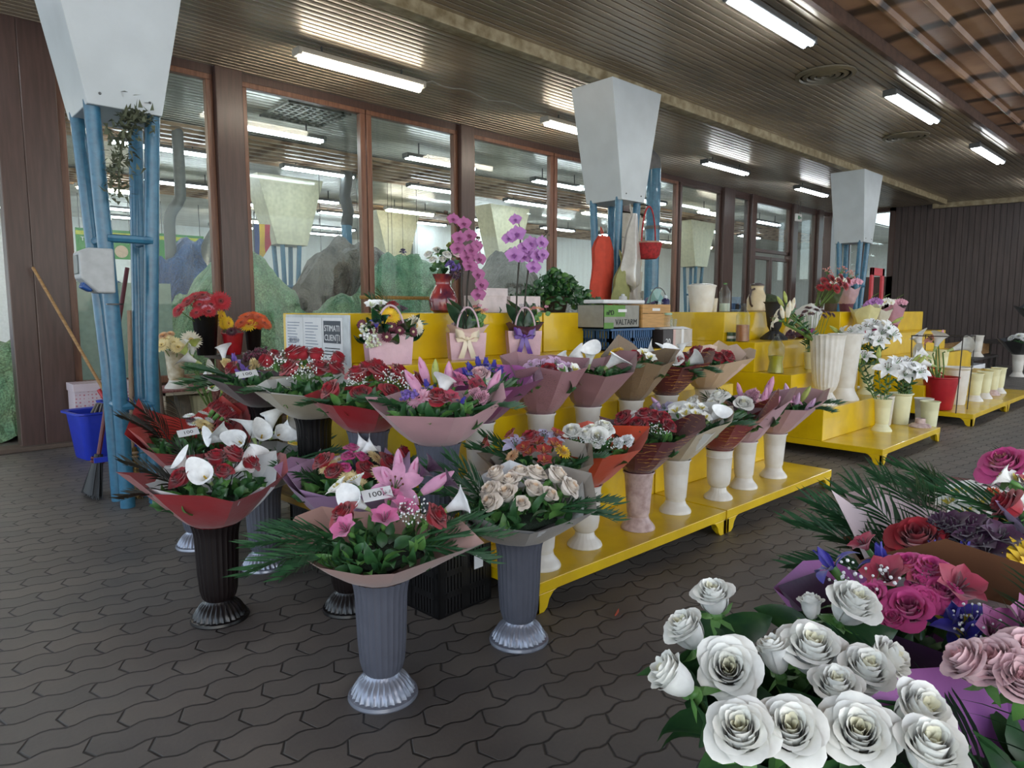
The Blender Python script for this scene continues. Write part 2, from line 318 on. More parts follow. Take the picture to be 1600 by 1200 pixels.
# ---------------- columns ----------------
def column(cx,cy,label,hall=False,group=None):
    t=thing('funnel_column',(cx,cy,0),label,'column',group)
    # the sheet metal funnel: constant in y, widening upward in x
    bw,bd,tw,td=.24,.3,.52,.34; z0,z1=2.92,4.36
    if hall: bw,tw=.35,.75
    B=[(-bw,-bd),(bw,-bd),(bw,bd),(-bw,bd)]; T=[(-tw,-td),(tw,-td),(tw,td),(-tw,td)]
    vs=[(x,y,z0) for x,y in B]+[(x,y,z1) for x,y in T]
    f=[(0,3,2,1),(0,1,5,4),(1,2,6,5),(2,3,7,6),(3,0,4,7)]
    fn=obj('funnel',G().add(vs,f),M_white if not hall else mat('cream_enamel','#cbc9ae',.4),t,smooth=False,bevel=.006)
    if not hall:
        g=G()
        for sx,z in ((-.16,3.0),(.16,3.0)): g.ball((sx,-.305,z),.01,0,4)
        obj('rivet',g,M_lampbody,fn)
    g=G()
    pts=[((-.2,-.22),(-.1,-.12)),((.2,-.22),(.1,-.12)),((.2,.22),(.1,.14)),((-.2,.22),(-.1,.14))]
    for (a,b),(c,d) in pts: obj('pipe',G().tube([(c,d,0),(c*1.15,d*1.1,1.1),(a,b,z0+.1)],.052,14),M_blue,t)
    for z,kx in ((.78,1.1),(2.02,1.5)):
        obj('cross_bar',G().tube([(-.1*kx,-.14*kx,z),(.1*kx,-.14*kx,z)],.03,8).tube([(.1*kx,-.14*kx,z),(.1*kx,.14*kx,z)],.03,8).tube([(-.1*kx,-.14*kx,z),(-.1*kx,.14*kx,z)],.03,8),M_blue,t)
    return t
column(1.46,5.86,'nearest column at the left: four blue pipes under a big white metal funnel')
column(7.42,5.86,'middle column with blue pipes and white funnel, bags hanging on it')
column(15.5,5.8,'farthest white funnel column with blue pipes near the brown wall')
for x,y,lb in ((6.9,14.6,'cream funnel column in the hall behind the second window from the brown post'),(20,12.5,'white funnel column in the hall behind the dark framed windows'),(13.2,14.4,'cream funnel column in the hall behind the orchids'),(11.6,17.5,'pale funnel column in the hall above the green tarpaulin'),(1.2,14.6,'funnel column in the hall at the far left behind the door post')):
    column(x,y,lb,True)
# blue heating pipe with grey elbow
t=thing('blue_duct_pipe',(10.6,7.5,0),'thick vertical blue pipe with a grey elbow right of the middle column','pipe')
obj('pipe',G().tube([(0,0,0),(0,0,4.05)],.13,20),M_blue,t); obj('elbow',G().tube([(0,0,4.03),(-.01,.02,4.2),(-.06,.08,4.28),(-.16,.2,4.33),(-.3,.4,4.34)],.14,18),mat('grey_duct','#6d6f72',.5),t)
obj('bracket',G().tube([(0,-.1,3.0),(.3,-.1,3.0),(.42,-.1,2.95),(.45,-.1,3.02)],.02,6).lathe([(.145,2.97),(.145,3.03)],20,cap0=False),M_lampbody,t)
t=thing('hall_pipe',(7.6,13.2,0),'blue pipe with dark elbow seen through the window beside the cream funnel','pipe')
obj('pipe',G().tube([(0,0,0),(0,0,3.3)],.11,14),M_blue,t); obj('elbow',G().tube([(0,0,3.3),(.05,0,3.6),(-.03,0,3.9),(.06,0,4.4)],.12,12),mat('dark_duct','#3a3d3f',.6),t)
t=thing('hall_stove_pipe',(3.75,12.2,0),'grey bent stovepipe in the hall behind the left window','pipe')
obj('pipe',G().tube([(0,0,0),(0,0,2.9),(.02,0,3.05),(.07,0,3.15),(.14,0,3.25),(.19,0,3.35),(.2,0,3.5),(.2,0,4.45)],.09,12),mat('dull_grey_pipe','#6b6e6e',.5),t)
# dried garland at the near column
random.seed(5); g=G()
P=[Vector((1.62,5.6,2.86)),Vector((1.5,5.56,2.9)),Vector((1.43,5.55,2.75)),Vector((1.39,5.55,2.5)),Vector((1.38,5.55,2.3))]
g.tube(P,.008,5)
for i in range(420):
    u=random.random()*3.99; k=int(u); p=P[k].lerp(P[k+1],u-k)+Vector([random.gauss(0,.045) for _ in range(3)]); d=Vector([random.gauss(0,1) for _ in range(3)])
    g.add([(-.016,0,0),(0,-.0,.0),(.016,0,0),(0,.005,.06)],[(0,1,3),(1,2,3)],0,TR(p,d))
tag(obj('dried_garland',g,mat('dusty_sage','#5f6652',.8)),'dusty grey green leaf garland hanging under the near white funnel','garland')
# electric box
t=thing('socket_box',(1.19,5.55,1.62),'grey electrical socket box strapped to the near blue column','electrical box')
g=G(); g.add([(-.1,-.1,.0),(.1,-.1,0),(.1,.1,0),(-.1,.1,0)],[(0,3,2,1)]); g=G()
pr=[(.11,0),(.0,0),(-.1,.1),(-.1,.28),(-.04,.31),(.11,.31)]
g.add([(x,-.1,z) for x,z in pr]+[(x,.1,z) for x,z in pr],[(0,1,2,3,4,5),(11,10,9,8,7,6)]+[(i,i+6,(i+1)%6+6,(i+1)%6) for i in range(6)])
obj('housing',g,mat('box_grey','#a7abae',.4),t,smooth=False,bevel=.012)
obj('window',G().box(-.108,-.06,.13,-.098,.06,.26),mat('smoked_window','#5f6a6c',.2),t,bevel=.004)
obj('socket_cover',G().box(-.1,-.05,-.01,-.03,.05,.07,M=Matrix.Rotation(.5,4,'Y')),mat('socket_blue','#1f4f96',.4),t,bevel=.01)
obj('strap',G().lathe([(.058,-.08),(.058,-.07)],16,cap0=False,M=Matrix.Translation((.15,.12,0))),M_blk,t)
# ---------------- yellow stands ----------------
TY=[(2.27,.16),(2.85,.49),(3.2,.82),(3.62,1.15),(4.0,1.48)]; YB=4.97
def stand(x0,x1,label,sign=False):
    t=thing('stepped_flower_stand',(x0,0,0),label,'display stand','yellow stepped stands'); L=x1-x0
    # platform slab with scalloped feet
    g=G(); y0=TY[0][0]; g.box(0,y0,.1,L,YB,.16)
    fx=.12
    def foot(a,s):
        pr=[(0,.1),(0,.0),(.05*1.2,0),(.085,.02),(.1,.06),(.13,.09),(.16,.1)]
        v=[(a+s*x,y0,z) for x,z in pr]+[(a+s*x,y0+.03,z) for x,z in pr]; n=len(pr)
        return v,[tuple(range(n)),tuple(range(2*n-1,n-1,-1))]+[(i,i+n,(i+1)%n+n,(i+1)%n) for i in range(n)]
    for a,s in ((0,1),(L,-1)):
        v,f=foot(a,s); g.add(v,f)
        for yy0,ys in ((y0,1),(YB,-1)):
            pr=[(0,.1),(0,0),(.06,0),(.085,.02),(.1,.06),(.13,.09),(.16,.1)]; n=len(pr); xa=a; xb=a+s*.03
            v=[(xa,yy0+ys*x,z) for x,z in pr]+[(xb,yy0+ys*x,z) for x,z in pr]
            g.add(v,[tuple(range(n)),tuple(range(2*n-1,n-1,-1))]+[(i,i+n,(i+1)%n+n,(i+1)%n) for i in range(n)])
    obj('platform',g,M_yel,t,smooth=False,bevel=.004)
    for i,(y,z) in enumerate(TY[1:]):
        zb=TY[i][1]; obj('step' if i<3 else 'back_box',G().box(.0,y,zb+.0005,L,YB,z),M_yel,t,smooth=False,bevel=.006)
    return t
s1=stand(2.3,4.12,'yellow stepped stand nearest the camera with the notice sheets on its end')
stand(4.135,5.86,'second yellow stepped stand joined to the right of the first one')
stand(7.07,8.93,'yellow stepped stand across the gap with big white lily vases')
stand(10.34,12.28,'yellow stepped stand further right with the red bucket')
stand(12.30,14.15,'farthest yellow stepped stand toward the brown wall')
# notice sheets on the end of the near stand
t=thing('notice_board',(2.285,4.45,1.16),'white notice sheets under plastic on the end of the near yellow stand','notice')
obj('backing_sheet',G().box(-.008,-.5,-.05,.0,.42,.31),mat('sheet_white','#c3c8cb',.35,coat=.3),t,smooth=False)
for i,y in enumerate((.42,.14,-.14)):
    g=G(); 
    p=obj('notice_page',G().box(-.011,y-.27,-.03,-.009,y,.29),M_paperw,t,smooth=False)
    g=G(); random.seed(i)
    zz=.25
    while zz>-.01:
        if not (i==2 and zz>.09):
            wdt=random.uniform(.1,.21); g.box(-.0125,y-.03-wdt,zz,-.0112,y-.03,zz+.006)
        zz-=.021
    obj('printed_lines',g,mat('faint_print','#8c95a5',.6) if i<2 else M_ink,p,smooth=False)
    if i==2:
        obj('heading_block',G().box(-.0130,y-.25,.12,-.0112,y-.02,.27),mat('heading_grey','#4b5058',.6),p,smooth=False)
        Mx=Matrix(((0,0,-1,-.0135),(-1,0,0,y-.135),(0,1,0,.20),(0,0,0,1)))
        text('heading_text','STIMATI',.058,M_paperw,p,Mx); text('heading_text','CLIENȚI',.058,M_paperw,p,Matrix.Translation((0,0,-.063))@Mx)
    elif i==0:
        Mx=Matrix(((0,0,-1,-.0135),(-1,0,0,y-.135),(0,1,0,.11),(0,0,0,1))); text('number_text','0019551',.045,mat('grey_ink','#7c8190',.6),p,Mx)
# ---------------- shelf and crates left of the near stand ----------------
t=thing('wooden_shelf_board',(0,0,0),'yellow brown board shelf left of the near stand carrying dark vases','shelf')
obj('board',G().add([(1.88,2.5,.34),(2.27,2.5,.34),(2.27,5.05,.34),(1.70,5.05,.34),(1.88,2.5,.38),(2.27,2.5,.38),(2.27,5.05,.38),(1.70,5.05,.38)],[(0,3,2,1),(4,5,6,7),(0,1,5,4),(1,2,6,5),(2,3,7,6),(3,0,4,7)]),mat('worn_yellow_board','#8a6a1c',.55,0,.3,5,c2='#6c4d1c',stretch=(6,.6,1)),t,smooth=False,bevel=.004)
obj('trestle_leg',G().box(1.78,4.4,0,1.82,4.45,.34).box(2.2,4.4,0,2.24,4.45,.34),M_wood,t,smooth=False)
def crate(name,loc,sx,sy,sz,m,label,rz=0,cat='crate',rows=3,cols=16,rim=.02):
    t=thing(name,loc,label,cat,rz=rz); g=G(); w=.012
    g.box(-sx/2,-sy/2,0,sx/2,sy/2,.012)
    nr=max(3,rows*2)
    for (ax,L,o) in (('x',sx,sy/2),('y',sy,sx/2)):
        for s in (-1,1):
            def bx(u0,u1,z0,z1,d=w):
                if ax=='x': g.box(u0,s*o-(d if s>0 else 0),z0,u1,s*o+(0 if s>0 else d),z1)
                else: g.box(s*o-(d if s>0 else 0),u0,z0,s*o+(0 if s>0 else d),u1,z1)
            for k in range(rows+1): z=sz*k/rows; bx(-L/2,L/2,max(0,z-.02),min(sz,z+.01),.016)
            n=int(cols*L/sx)
            for k in range(n+1): u=-L/2+(L-.014)*k/n; bx(u,u+.014,0,sz,.010)
            for u in (-L/2,0-.02,L/2-.04): bx(u,u+.04,0,sz,.018)
    obj('lattice_body',g,m,t,smooth=False); g=G()
    g.box(-sx/2-rim/2,-sy/2-rim/2,sz-.02,sx/2+rim/2,-sy/2+.01,sz); g.box(-sx/2-rim/2,sy/2-.01,sz-.02,sx/2+rim/2,sy/2+rim/2,sz); g.box(-sx/2-rim/2,-sy/2,sz-.02,-sx/2+.01,sy/2,sz); g.box(sx/2-.01,-sy/2,sz-.02,sx/2+rim/2,sy/2,sz)
    obj('rim',g,m,t,smooth=False,bevel=.003); return t
M_crate=mat('black_crate_plastic','#141315',.4)
c1=crate('plastic_crate',(2.09,2.78,0),.36,.42,.33,M_crate,'black lattice plastic crate on the floor under the board beside the near stand',rz=.06)
obj('crate_label',G().box(.04,-.232,.2,.1,-.229,.27),M_paperw,c1,smooth=False)
crate('plastic_crate',(2.0,3.7,0),.34,.5,.33,M_crate,'black plastic crate further back under the board shelf')
# blue crate with cardboard boxes on stand top
crate('blue_plastic_crate',(4.95,3.86,1.152),.62,.34,.19,mat('crate_blue','#1f4f7f',.4),'blue plastic crate on the yellow stand under the cardboard boxes',rows=2,cols=20)
t=thing('cardboard_fruit_box',(4.82,3.86,1.345),'grey and green printed cardboard box on the blue crate','box'); 
g=G(); g.box(-.25,-.15,0,.25,.15,.01); g.box(-.25,-.15,0,.25,-.145,.2); g.box(-.25,.145,0,.25,.15,.2); g.box(-.25,-.15,0,-.245,.15,.2); g.box(.245,-.15,0,.25,.15,.2)
obj('carton',g,mat('grey_card','#8f8f88',.7),t,smooth=False)
obj('green_print',G().box(-.25,-.1525,.1,.04,-.1505,.2).box(-.25,-.1525,.0,-.12,-.1505,.05),mat('print_green','#5c8b3c',.6),t,smooth=False)
obj('hand_hole',G().box(-.06,-.1545,.14,.06,-.1527,.165),M_paperw,t,smooth=False,bevel=.005)
RX=Matrix.Rotation(PI/2,4,'X')
text('carton_text','VALTARM',.07,M_ink,t,Matrix.Translation((.06,-.153,.03))@RX); text('carton_text','nPD',.06,M_ink,t,Matrix.Translation((-.17,-.1555,.115))@RX)
t=thing('wooden_fruit_crate',(5.33,3.86,1.345),'light wooden crate with an oval hand hole right of the green printed box','crate'); M_lw=mat('light_wood','#b98e55',.6,0,.2,6,stretch=(1,1,10))
g=G(); g.box(-.22,-.15,0,.22,.15,.012); 
for s in (-1,1): g.box(-.22,s*.15-.006,.0,.22,s*.15+.006,.125); g.box(-.22,s*.15-.006,.13,.22,s*.15+.006,.21); g.box(s*.22-.006,-.15,0,s*.22+.006,.15,.21)
obj('slatted_body',g,M_lw,t,smooth=False); obj('hand_hole',G().box(-.07,-.158,.15,.05,-.1565,.175),M_paperw,t,smooth=False,bevel=.004)
t=thing('polystyrene_tray',(4.98,3.92,1.56),'white tray lying on top of the cardboard boxes','tray'); obj('tray',G().box(-.3,-.12,0,.3,.12,.035),M_paperw,t,smooth=False,bevel=.01)
for x,sx,hh,lb,mm,tx in ((5.48,.2,.17,'small black and pink carton lying beside the blue crate',mat('dark_print','#3b3536',.5),'20'),(5.7,.34,.17,'white carton on the stand right of the blue crate',mat('offwhite_card','#b7b0a8',.6),'')):
    t=thing('carton',(x,3.78,1.152),lb,'box'); obj('carton_body',G().box(-sx/2,-.12,0,sx/2,.12,hh),mm,t,smooth=False,bevel=.003)
    if tx: text('carton_text',tx,.08,M_paperw,t,Matrix.Translation((-.02,-.121,.03))@RX); obj('pink_side',G().box(.06,-.1215,0,.1,-.1202,hh),mat('pale_pink_card','#c9aaa4',.6),t,smooth=False)
    else: obj('tape',G().box(-.02,-.122,0,.02,.122,hh+.001),M_paperw,t,smooth=False)
t=thing('paper_sheets',(5.6,3.76,1.325),'stack of loose white paper on the cartons','paper'); g=G()
for i in range(5): g.box(-.2,-.1,i*.004,.2,.1,i*.004+.003,M=Matrix.Rotation(.12*i-.2,4,'Z'))
obj('sheets',g,M_paperw,t,smooth=False)
def spray(loc,r,h,m,label,capm):
    t=thing('spray_can',loc,label,'spray can'); obj('can',G().lathe([(r,0),(r,h*.82),(r*.85,h*.86),(r*.4,h*.9)],20),m,t); obj('cap',G().lathe([(r*.45,h*.9),(r*.45,h*.97),(r*.25,h),(.001,h)],14),capm,t)
    obj('label_band',G().lathe([(r*1.01,h*.1),(r*1.01,h*.7)],20,cap0=False),m,t)
spray((5.58,3.78,1.347),.04,.3,mat('navy_can','#23204c',.3),'dark blue spray can with yellow ring standing on the cartons',M_white)
spray((5.4,4.15,1.481),.04,.18,mat('white_can','#c3c5c5',.35),'small white spray can on top of the yellow stand behind the wooden crate',M_white)
t=thing('glass_jar',(5.5,3.7,1.347),'short clear glass jar on the cartons beside the spray can','jar'); obj('glass',G().lathe([(.04,0),(.05,.01),(.05,.08),(.035,.1),(.04,.11)],20),M_clear,t); obj('lid',G().lathe([(.043,.11),(.043,.13),(.001,.13)],20),mat('jar_lid','#8fae96',.4),t)
t=thing('cup',(5.82,3.85,1.325),'clear plastic cup on the white carton','cup'); obj('cup_body',G().lathe([(.03,0),(.042,.09),(.04,.09),(.028,.004)],18),M_clear,t)
t=thing('wall_folder',(5.65,3.97,1.152),'grey folders leaning against the yellow back box behind the spray can','folder'); obj('folder',G().box(-.2,-.01,.0,-.02,.01,.33).box(.02,-.01,0,.16,.01,.3),mat('folder_grey','#8a8d98',.5),t,smooth=False)
# things on top of the back boxes
t=thing('pedestal_fan',(6.6,4.6,0),'purple and teal small fan behind the white bucket','fan')
g=G()
for i in range(5):
    a=2*PI*i/5; g.grid([[(.02*math.cos(a+.2*j),.0+.02*j-.02,.02*math.sin(a+.2*j)) for j in range(3)],[(.15*math.cos(a+.5*j-.2),.03*j-.03,.15*math.sin(a+.5*j-.2)) for j in range(3)]])
obj('blades',g,mat('fan_teal','#7fa7a6',.3),t,M=Matrix.Translation((0,0,1.6))); obj('motor_housing',G().lathe([(.001,-.09),(.05,-.07),(.06,0),(.03,.06)],18,M=Matrix.Translation((0,.05,1.6))@RX),mat('fan_purple','#5b5272',.4),t)
g=G(); g.tube([(.16*math.cos(2*PI*i/24),-.03,1.6+.16*math.sin(2*PI*i/24)) for i in range(25)],.006,5)
obj('guard',g,M_lampbody,t); obj('stand_pole',G().tube([(0,.05,0),(0,.05,1.55)],.02,10).lathe([(.2,0),(.2,.015),(.02,.04)],20),mat('fan_purple','#5b5272',.4),t)
t=thing('white_bucket',(7.32,4.45,1.481),'white plastic bucket upside on the yellow stand top in the middle','bucket'); obj('bucket_body',G().lathe([(.13,0),(.165,.3),(.172,.3),(.172,.315),(.12,.335),(.001,.34)],32),M_wv,t)
def bottle(loc,h,r,label,liq,capc,wavy=0,part=.5):
    t=thing('plastic_bottle',loc,label,'bottle')
    pr=[(r*.85,0),(r,.02*h),(r*(1-.18*wavy),.3*h),(r,.45*h),(r,.68*h),(r*.55,.85*h),(r*.3,.92*h),(r*.3,.97*h)]
    obj('bottle_body',G().lathe(pr,24),M_clear,t); pl=[(a*.93,max(.004,b)) for a,b in pr if b<=part*h+.01]; obj('liquid',G().lathe(pl,24,cap1=True),liq,t); obj('cap',G().lathe([(r*.34,.96*h),(r*.34,h*1.01),(.001,h*1.01)],16),capc,t); return t
bottle((7.12,3.8,1.152),.42,.075,'tall bottle part filled with reddish liquid on the yellow shelf',mat('orange_liquid','#a8683f',.3),M_blk,0,.45)
bottle((7.16,3.42,.822),.42,.085,'bottle of yellow green water with black cap on the middle step',mat('green_liquid','#a9a22c',.25),M_blk,1,.58)
bottle((7.95,4.5,1.481),.36,.07,'clear plastic bottle with green cap on the stand top behind the tall bottle',mat('clear_water','#b9c6bf',.2),M_leafL,0,.3)
t=thing('paint_tin',(6.95+.2,3.95,1.152),'small dark green tin beside the tall bottle','tin'); obj('tin_body',G().lathe([(.05,0),(.05,.1),(.045,.1)],20,cap1=True),mat('tin_green','#3e5a42',.4),t); obj('tin_label',G().lathe([(.0508,.03),(.0508,.06)],20,cap0=False),M_paperw,t)
t=thing('thermos_jug',(8.6,4.4,1.481),'cream thermos jug with dark lid on the yellow stand top','thermos'); obj('jug_body',G().lathe([(.11,0),(.13,.02),(.13,.16),(.09,.26),(.075,.3),(.085,.34)],28),mat('thermos_cream','#cdbd9c',.3),t); obj('jug_lid',G().lathe([(.09,.34),(.09,.36),(.03,.38),(.001,.38)],24),mat('dark_lid','#3a2b29',.4),t); obj('jug_handle',G().tube([(-.08,0,.3),(-.16,0,.28),(-.2,0,.2),(-.17,0,.1),(-.12,0,.07)],.014,8),mat('dark_lid','#3a2b29',.4),t)
t=thing('wrapping_paper_heap',(8.45,3.8,1.152),'crumpled dark purple wrapping paper on the step right of the black vase','paper'); g=G(); random.seed(9)
rows=[[( -.26+.52*i/14, -.1+.2*j/8, (.02+.09*random.random())*math.sin(PI*i/14)) for j in range(9)] for i in range(15)]
obj('crumpled_sheet',g.grid(rows),mat('plum_wrap','#4b2a38',.4),t,smooth=False)
# red patterned vase, ivy pot, white boxes on top (behind the first stand)
t=thing('red_glass_vase',(3.31,4.3,1.481),'red and purple marbled glass vase on top of the near yellow stand','vase'); obj('vase_body',G().lathe([(.07,0),(.1,.02),(.115,.1),(.09,.16),(.06,.21),(.055,.24),(.085,.30),(.08,.30),(.05,.24)],28),mat('marbled_red','#a03a34',.15,0,.5,9,c2='#4a2338',coat=.5),t)
for x,w_,lb in ((3.75,.3,'white open gift carton behind the first orchid'),(4.12,.36,'white carton with small print behind the second orchid')):
    t=thing('gift_carton',(x,4.3,1.481),lb,'box'); obj('carton_body',G().box(-w_/2,-.1,0,w_/2,.1,.14),mat('pale_pink_white','#d3c6c8',.5),t,smooth=False,bevel=.003)
    if w_>.3: text('carton_text','storm',.05,mat('grey_ink','#7c8190',.6),t,Matrix.Translation((-.02,-.101,.05))@RX)
    else: obj('flap',G().box(-w_/2,-.11,.135,w_/2,-.105,.2),mat('pale_pink_white','#d3c6c8',.5),t,smooth=False)
t=thing('bamboo_cane',(2.9,4.6,1.60),'pale cane rail behind the window basket at the stand top','cane'); obj('cane',G().tube([(-.15,0,0),(.75,0,-.0)],.014,8).tube([(0,0,0),(0,0,-.115)],.012,8).tube([(.6,0,0),(.6,0,-.115)],.012,8),M_straw,t)
# bags hanging on middle column
t=thing('red_gift_basket',(7.62,5.45,2.18),'small red fabric basket with tall handle hanging on the middle column','basket')
obj('basket_body',G().lathe([(.11,0),(.15,.05),(.165,.16),(.18,.2),(.165,.2),(.14,.05)],30,flute=lambda a,z:1+.04*math.sin(12*a)*(z>.1)),mat('red_fabric','#9e2329',.7,0,.4,30),t); obj('handle',G().tube([(.155*math.cos(PI*i/16),0,.18+.5*math.sin(PI*i/16)) for i in range(17)],.011,6),mat('red_fabric','#9e2329',.7,0,.4,30),t)
obj('lining',G().lathe([(.16,.19),(.18,.22),(.15,.215)],24,flute=lambda a,z:1+.08*math.sin(9*a),cap0=False),mat('tan_lining','#b79d8d',.8),t); obj('hook',G().tube([(0,0,.68),(0,.1,.72),(0,.2,.72)],.008,5),M_blk,t)
def hangbag(name,loc,w_,d_,h,m,label,cat='bag',seed=1,flat=0):
    t=thing(name,loc,label,cat); random.seed(seed); g=G(); rows=[]
    ph=[random.uniform(0,6) for _ in range(4)]
    for i in range(15):
        v=i/14; z=-h*v; r=((.28+.72*min(1,v/.7)**.8) if not flat else (.55+.45*min(1,v/.12)))*(1 if v<.85 else max(.05,math.sqrt(max(0,1-((v-.85)/.15)**2)) if not flat else .95))
        rows.append([(.035*math.sin(v*5+ph[0])+.02*math.sin(v*11+ph[2])+w_/2*r*math.cos(a)*(1+.20*math.sin(5*a+ph[0]+v*3)+.07*math.sin(9*a+ph[1])),d_/2*r*math.sin(a)*(1+.13*math.sin(4*a+ph[2])),z+.02*math.sin(3*a+ph[3])*v) for a in [2*PI*j/26 for j in range(26)]])
    g.grid(rows,0,True); obj('bag_body',g,m,t); obj('bag_handle',G().tube([(0,0,-.05),(-.02,.02,.06),(0,.04,.12),(.02,.02,.06),(0,0,-.05)],.008,5),m,t); return t
hangbag('plastic_carrier_bag',(7.32,5.5,2.75),.34,.2,1.0,mat('translucent_white_bag','#b9b6b0',.3,trans=.2),'white plastic carrier bag hanging on the middle column',seed=3)
hangbag('plastic_carrier_bag',(7.6,5.68,2.6),.22,.16,1.1,mat('grey_white_bag','#aaa49e',.4),'limp grey white bag hanging behind the red basket',seed=4)
hangbag('orange_jacket',(6.98,5.7,2.45),.36,.16,1.15,mat('orange_cloth','#b8402c',.8),'orange red jacket hanging at the left of the middle column','jacket',seed=7,flat=1)
hangbag('olive_bag',(7.12,5.5,2.15),.3,.14,.6,mat('olive_cloth','#8b8d5c',.8),'olive green cloth bag over the orange jacket',seed=8)
hangbag('black_bag',(7.0,5.8,1.7),.5,.2,.9,mat('black_cloth','#1e1c20',.8),'black bag hanging below the orange jacket','bag',seed=11,flat=1)
t=thing('wall_organizer',(8.2,6.2,1.35),'tall white cloth pocket organizer hanging right of the middle column','organizer'); g=G()
rows=[[(-.3+.6*j/8,.02*math.sin(j*2.1+i),1.55*i/10) for j in range(9)] for i in range(11)]
obj('cloth',g.grid(rows),mat('dingy_white_cloth','#aaa69c',.8),t)
for z in (.03,.42,.81,1.2): obj('pocket',G().add([(-.27,-.03,z),(.27,-.03,z),(.27,-.05,z+.3),(-.27,-.05,z+.3),(-.27,0,z),(.27,0,z)],[(0,1,2,3),(0,4,5,1)]),mat('dingy_white_cloth','#aaa69c',.8),t)
obj('rod',G().tube([(-.32,0,1.56),(.32,0,1.56)],.012,6).tube([(0,0,1.56),(0,-.05,3.1)],.004,4),M_blk,t)
# ---------------- left corner: bucket, mop, boxes, brooms ----------------
t=thing('mop_bucket',(1.75,8.0,0),'blue plastic mop bucket on the floor by the window wall','bucket',rz=.15)
def rr(w,d,r,n=6):
    pts=[]
    for cx,cy,a0 in ((w-r,d-r,0),(-w+r,d-r,PI/2),(-w+r,-d+r,PI),(w-r,-d+r,1.5*PI)):
        for k in range(n+1): a=a0+PI/2*k/n; pts.append((cx+r*math.cos(a),cy+r*math.sin(a)))
    return pts
def rrloft(g,lst,mi=0):
    rows=[[(x,y,z) for x,y in rr(w,d,r)] for w,d,r,z in lst]; g.grid(rows,mi,True); return g
g=rrloft(G(),[(.001,.001,.0005,0),(.26,.17,.06,0),(.27,.18,.07,.02),(.32,.22,.08,.46),(.36,.25,.09,.47),(.36,.25,.09,.49),(.31,.21,.08,.48),(.26,.17,.07,.05),(.001,.001,.0005,.04)])
obj('bucket_body',g,mat('bucket_blue','#2438b4',.35,0,.08),t); obj('wringer_basket',rrloft(G(),[(.1,.16,.05,.3),(.16,.2,.05,.5),(.17,.22,.05,.56),(.15,.19,.05,.55)]),mat('bucket_blue','#2438b4',.35),t,M=Matrix.Translation((.14,0,0)))
obj('carry_handle',G().tube([(.0,-.25,.47),(.12,-.28,.45),(.28,-.27,.46)],.013,6),M_blk,t)
t=thing('mop',(1.78,8.05,.5),'mop with wooden handle leaning from the bucket against the dark post','mop')
top=Vector((1.32,8.75,1.95))-Vector((1.78,8.05,.5))
g=G(); g.tube([(0,0,.1),tuple(top)],.016,10); obj('handle',g,M_wood,t); g=G(); g.tube([(0,0,.03),tuple(top*.12)],.024,10); obj('red_collar',g,mat('mop_red','#a5222c',.4),t)
g=G(); random.seed(2)
for i in range(70):
    a=random.random()*2*PI; r=random.uniform(.09,.16); g.tube([(.02*math.cos(a),.02*math.sin(a),.05),(r*.7*math.cos(a),r*.7*math.sin(a),.035),(r*math.cos(a),r*math.sin(a),-.05)],.009,5)
obj('mop_strings',g,mat('grey_yarn','#75706b',.9),t)
M_dot=None
def dotbox():
    m=bpy.data.materials.new('dotted_gift_paper'); m.use_nodes=True; n=m.node_tree.nodes; l=m.node_tree.links; b=n['Principled BSDF']
    tc=n.new('ShaderNodeTexCoord'); v=n.new('ShaderNodeTexVoronoi'); v.inputs['Scale'].default_value=26; v.inputs['Randomness'].default_value=.15; l.new(tc.outputs['Object'],v.inputs['Vector'])
    r=n.new('ShaderNodeValToRGB'); r.color_ramp.interpolation='CONSTANT'; r.color_ramp.elements[0].color=col('#b46f7d'); r.color_ramp.elements[1].color=col('#c9bdc6'); r.color_ramp.elements[1].position=.3
    l.new(v.outputs['Distance'],r.inputs[0]); l.new(r.outputs[0],b.inputs['Base Color']); return m
M_dot=dotbox()
for z,x,lb in ((0,1.86,'dotted white gift box behind the mop bucket, lower of two'),(.36,1.84,'dotted white gift box behind the mop bucket, upper of two')):
    t=thing('gift_box',(x,8.62,z),lb,'box','dotted gift boxes'); obj('box_body',G().box(-.28,-.16,0,.28,.16,.30),M_dot,t,smooth=False,bevel=.004); obj('box_lid',G().box(-.29,-.17,.27,.29,.17,.355),M_dot,t,smooth=False,bevel=.004)
def broom(name,base,top,label,hm,bm,hw=.16,bh=.4,kind=0):
    t=thing(name,base,label,'broom'); d=Vector(top)-Vector(base); n=d.normalized()
    obj('handle',G().tube([tuple(n*bh*.8),tuple(d)],.017,8),hm,t); g=G(); random.seed(len(label))
    F=frame(n)
    for i in range(110 if kind==0 else 60):
        u=random.uniform(-1,1); v=random.uniform(-.35,.35); g.tube([F@Vector((u*.035,v*.04,bh)),F@Vector((u*hw*.75,v*.1,bh*.35)),F@Vector((u*hw,v*.12,.0+random.uniform(0,.02)))],.004,3,caps=False)
    g.grid([[F@Vector((.9*x*math.cos(a),y*math.sin(a),z)) for a in [2*PI*k/14 for k in range(14)]] for x,y,z in ((.03,.03,bh*1.02),(hw*.6,.05,bh*.5),(hw*.95,.06,.03))],0,True)
    obj('bristles',g,bm,t); g=G()
    for z in (.92,.84): g.lathe([(.05,z*bh-.01),(.055,z*bh),(.05,z*bh+.01)],12,cap0=False,M=F)
    obj('binding',g,hm,t); return t
broom('straw_broom',(1.95,6.72,0),(1.72,6.2,1.75),'straw broom standing right of the near blue column',mat('grey_wood','#6c5a50',.7),M_straw,.16,.5)
broom('straw_broom',(1.47,6.02,0),(1.52,6.02,1.5),'straw broom standing inside the near blue column',mat('pale_handle','#a68a72',.6),M_straw,.1,.4)
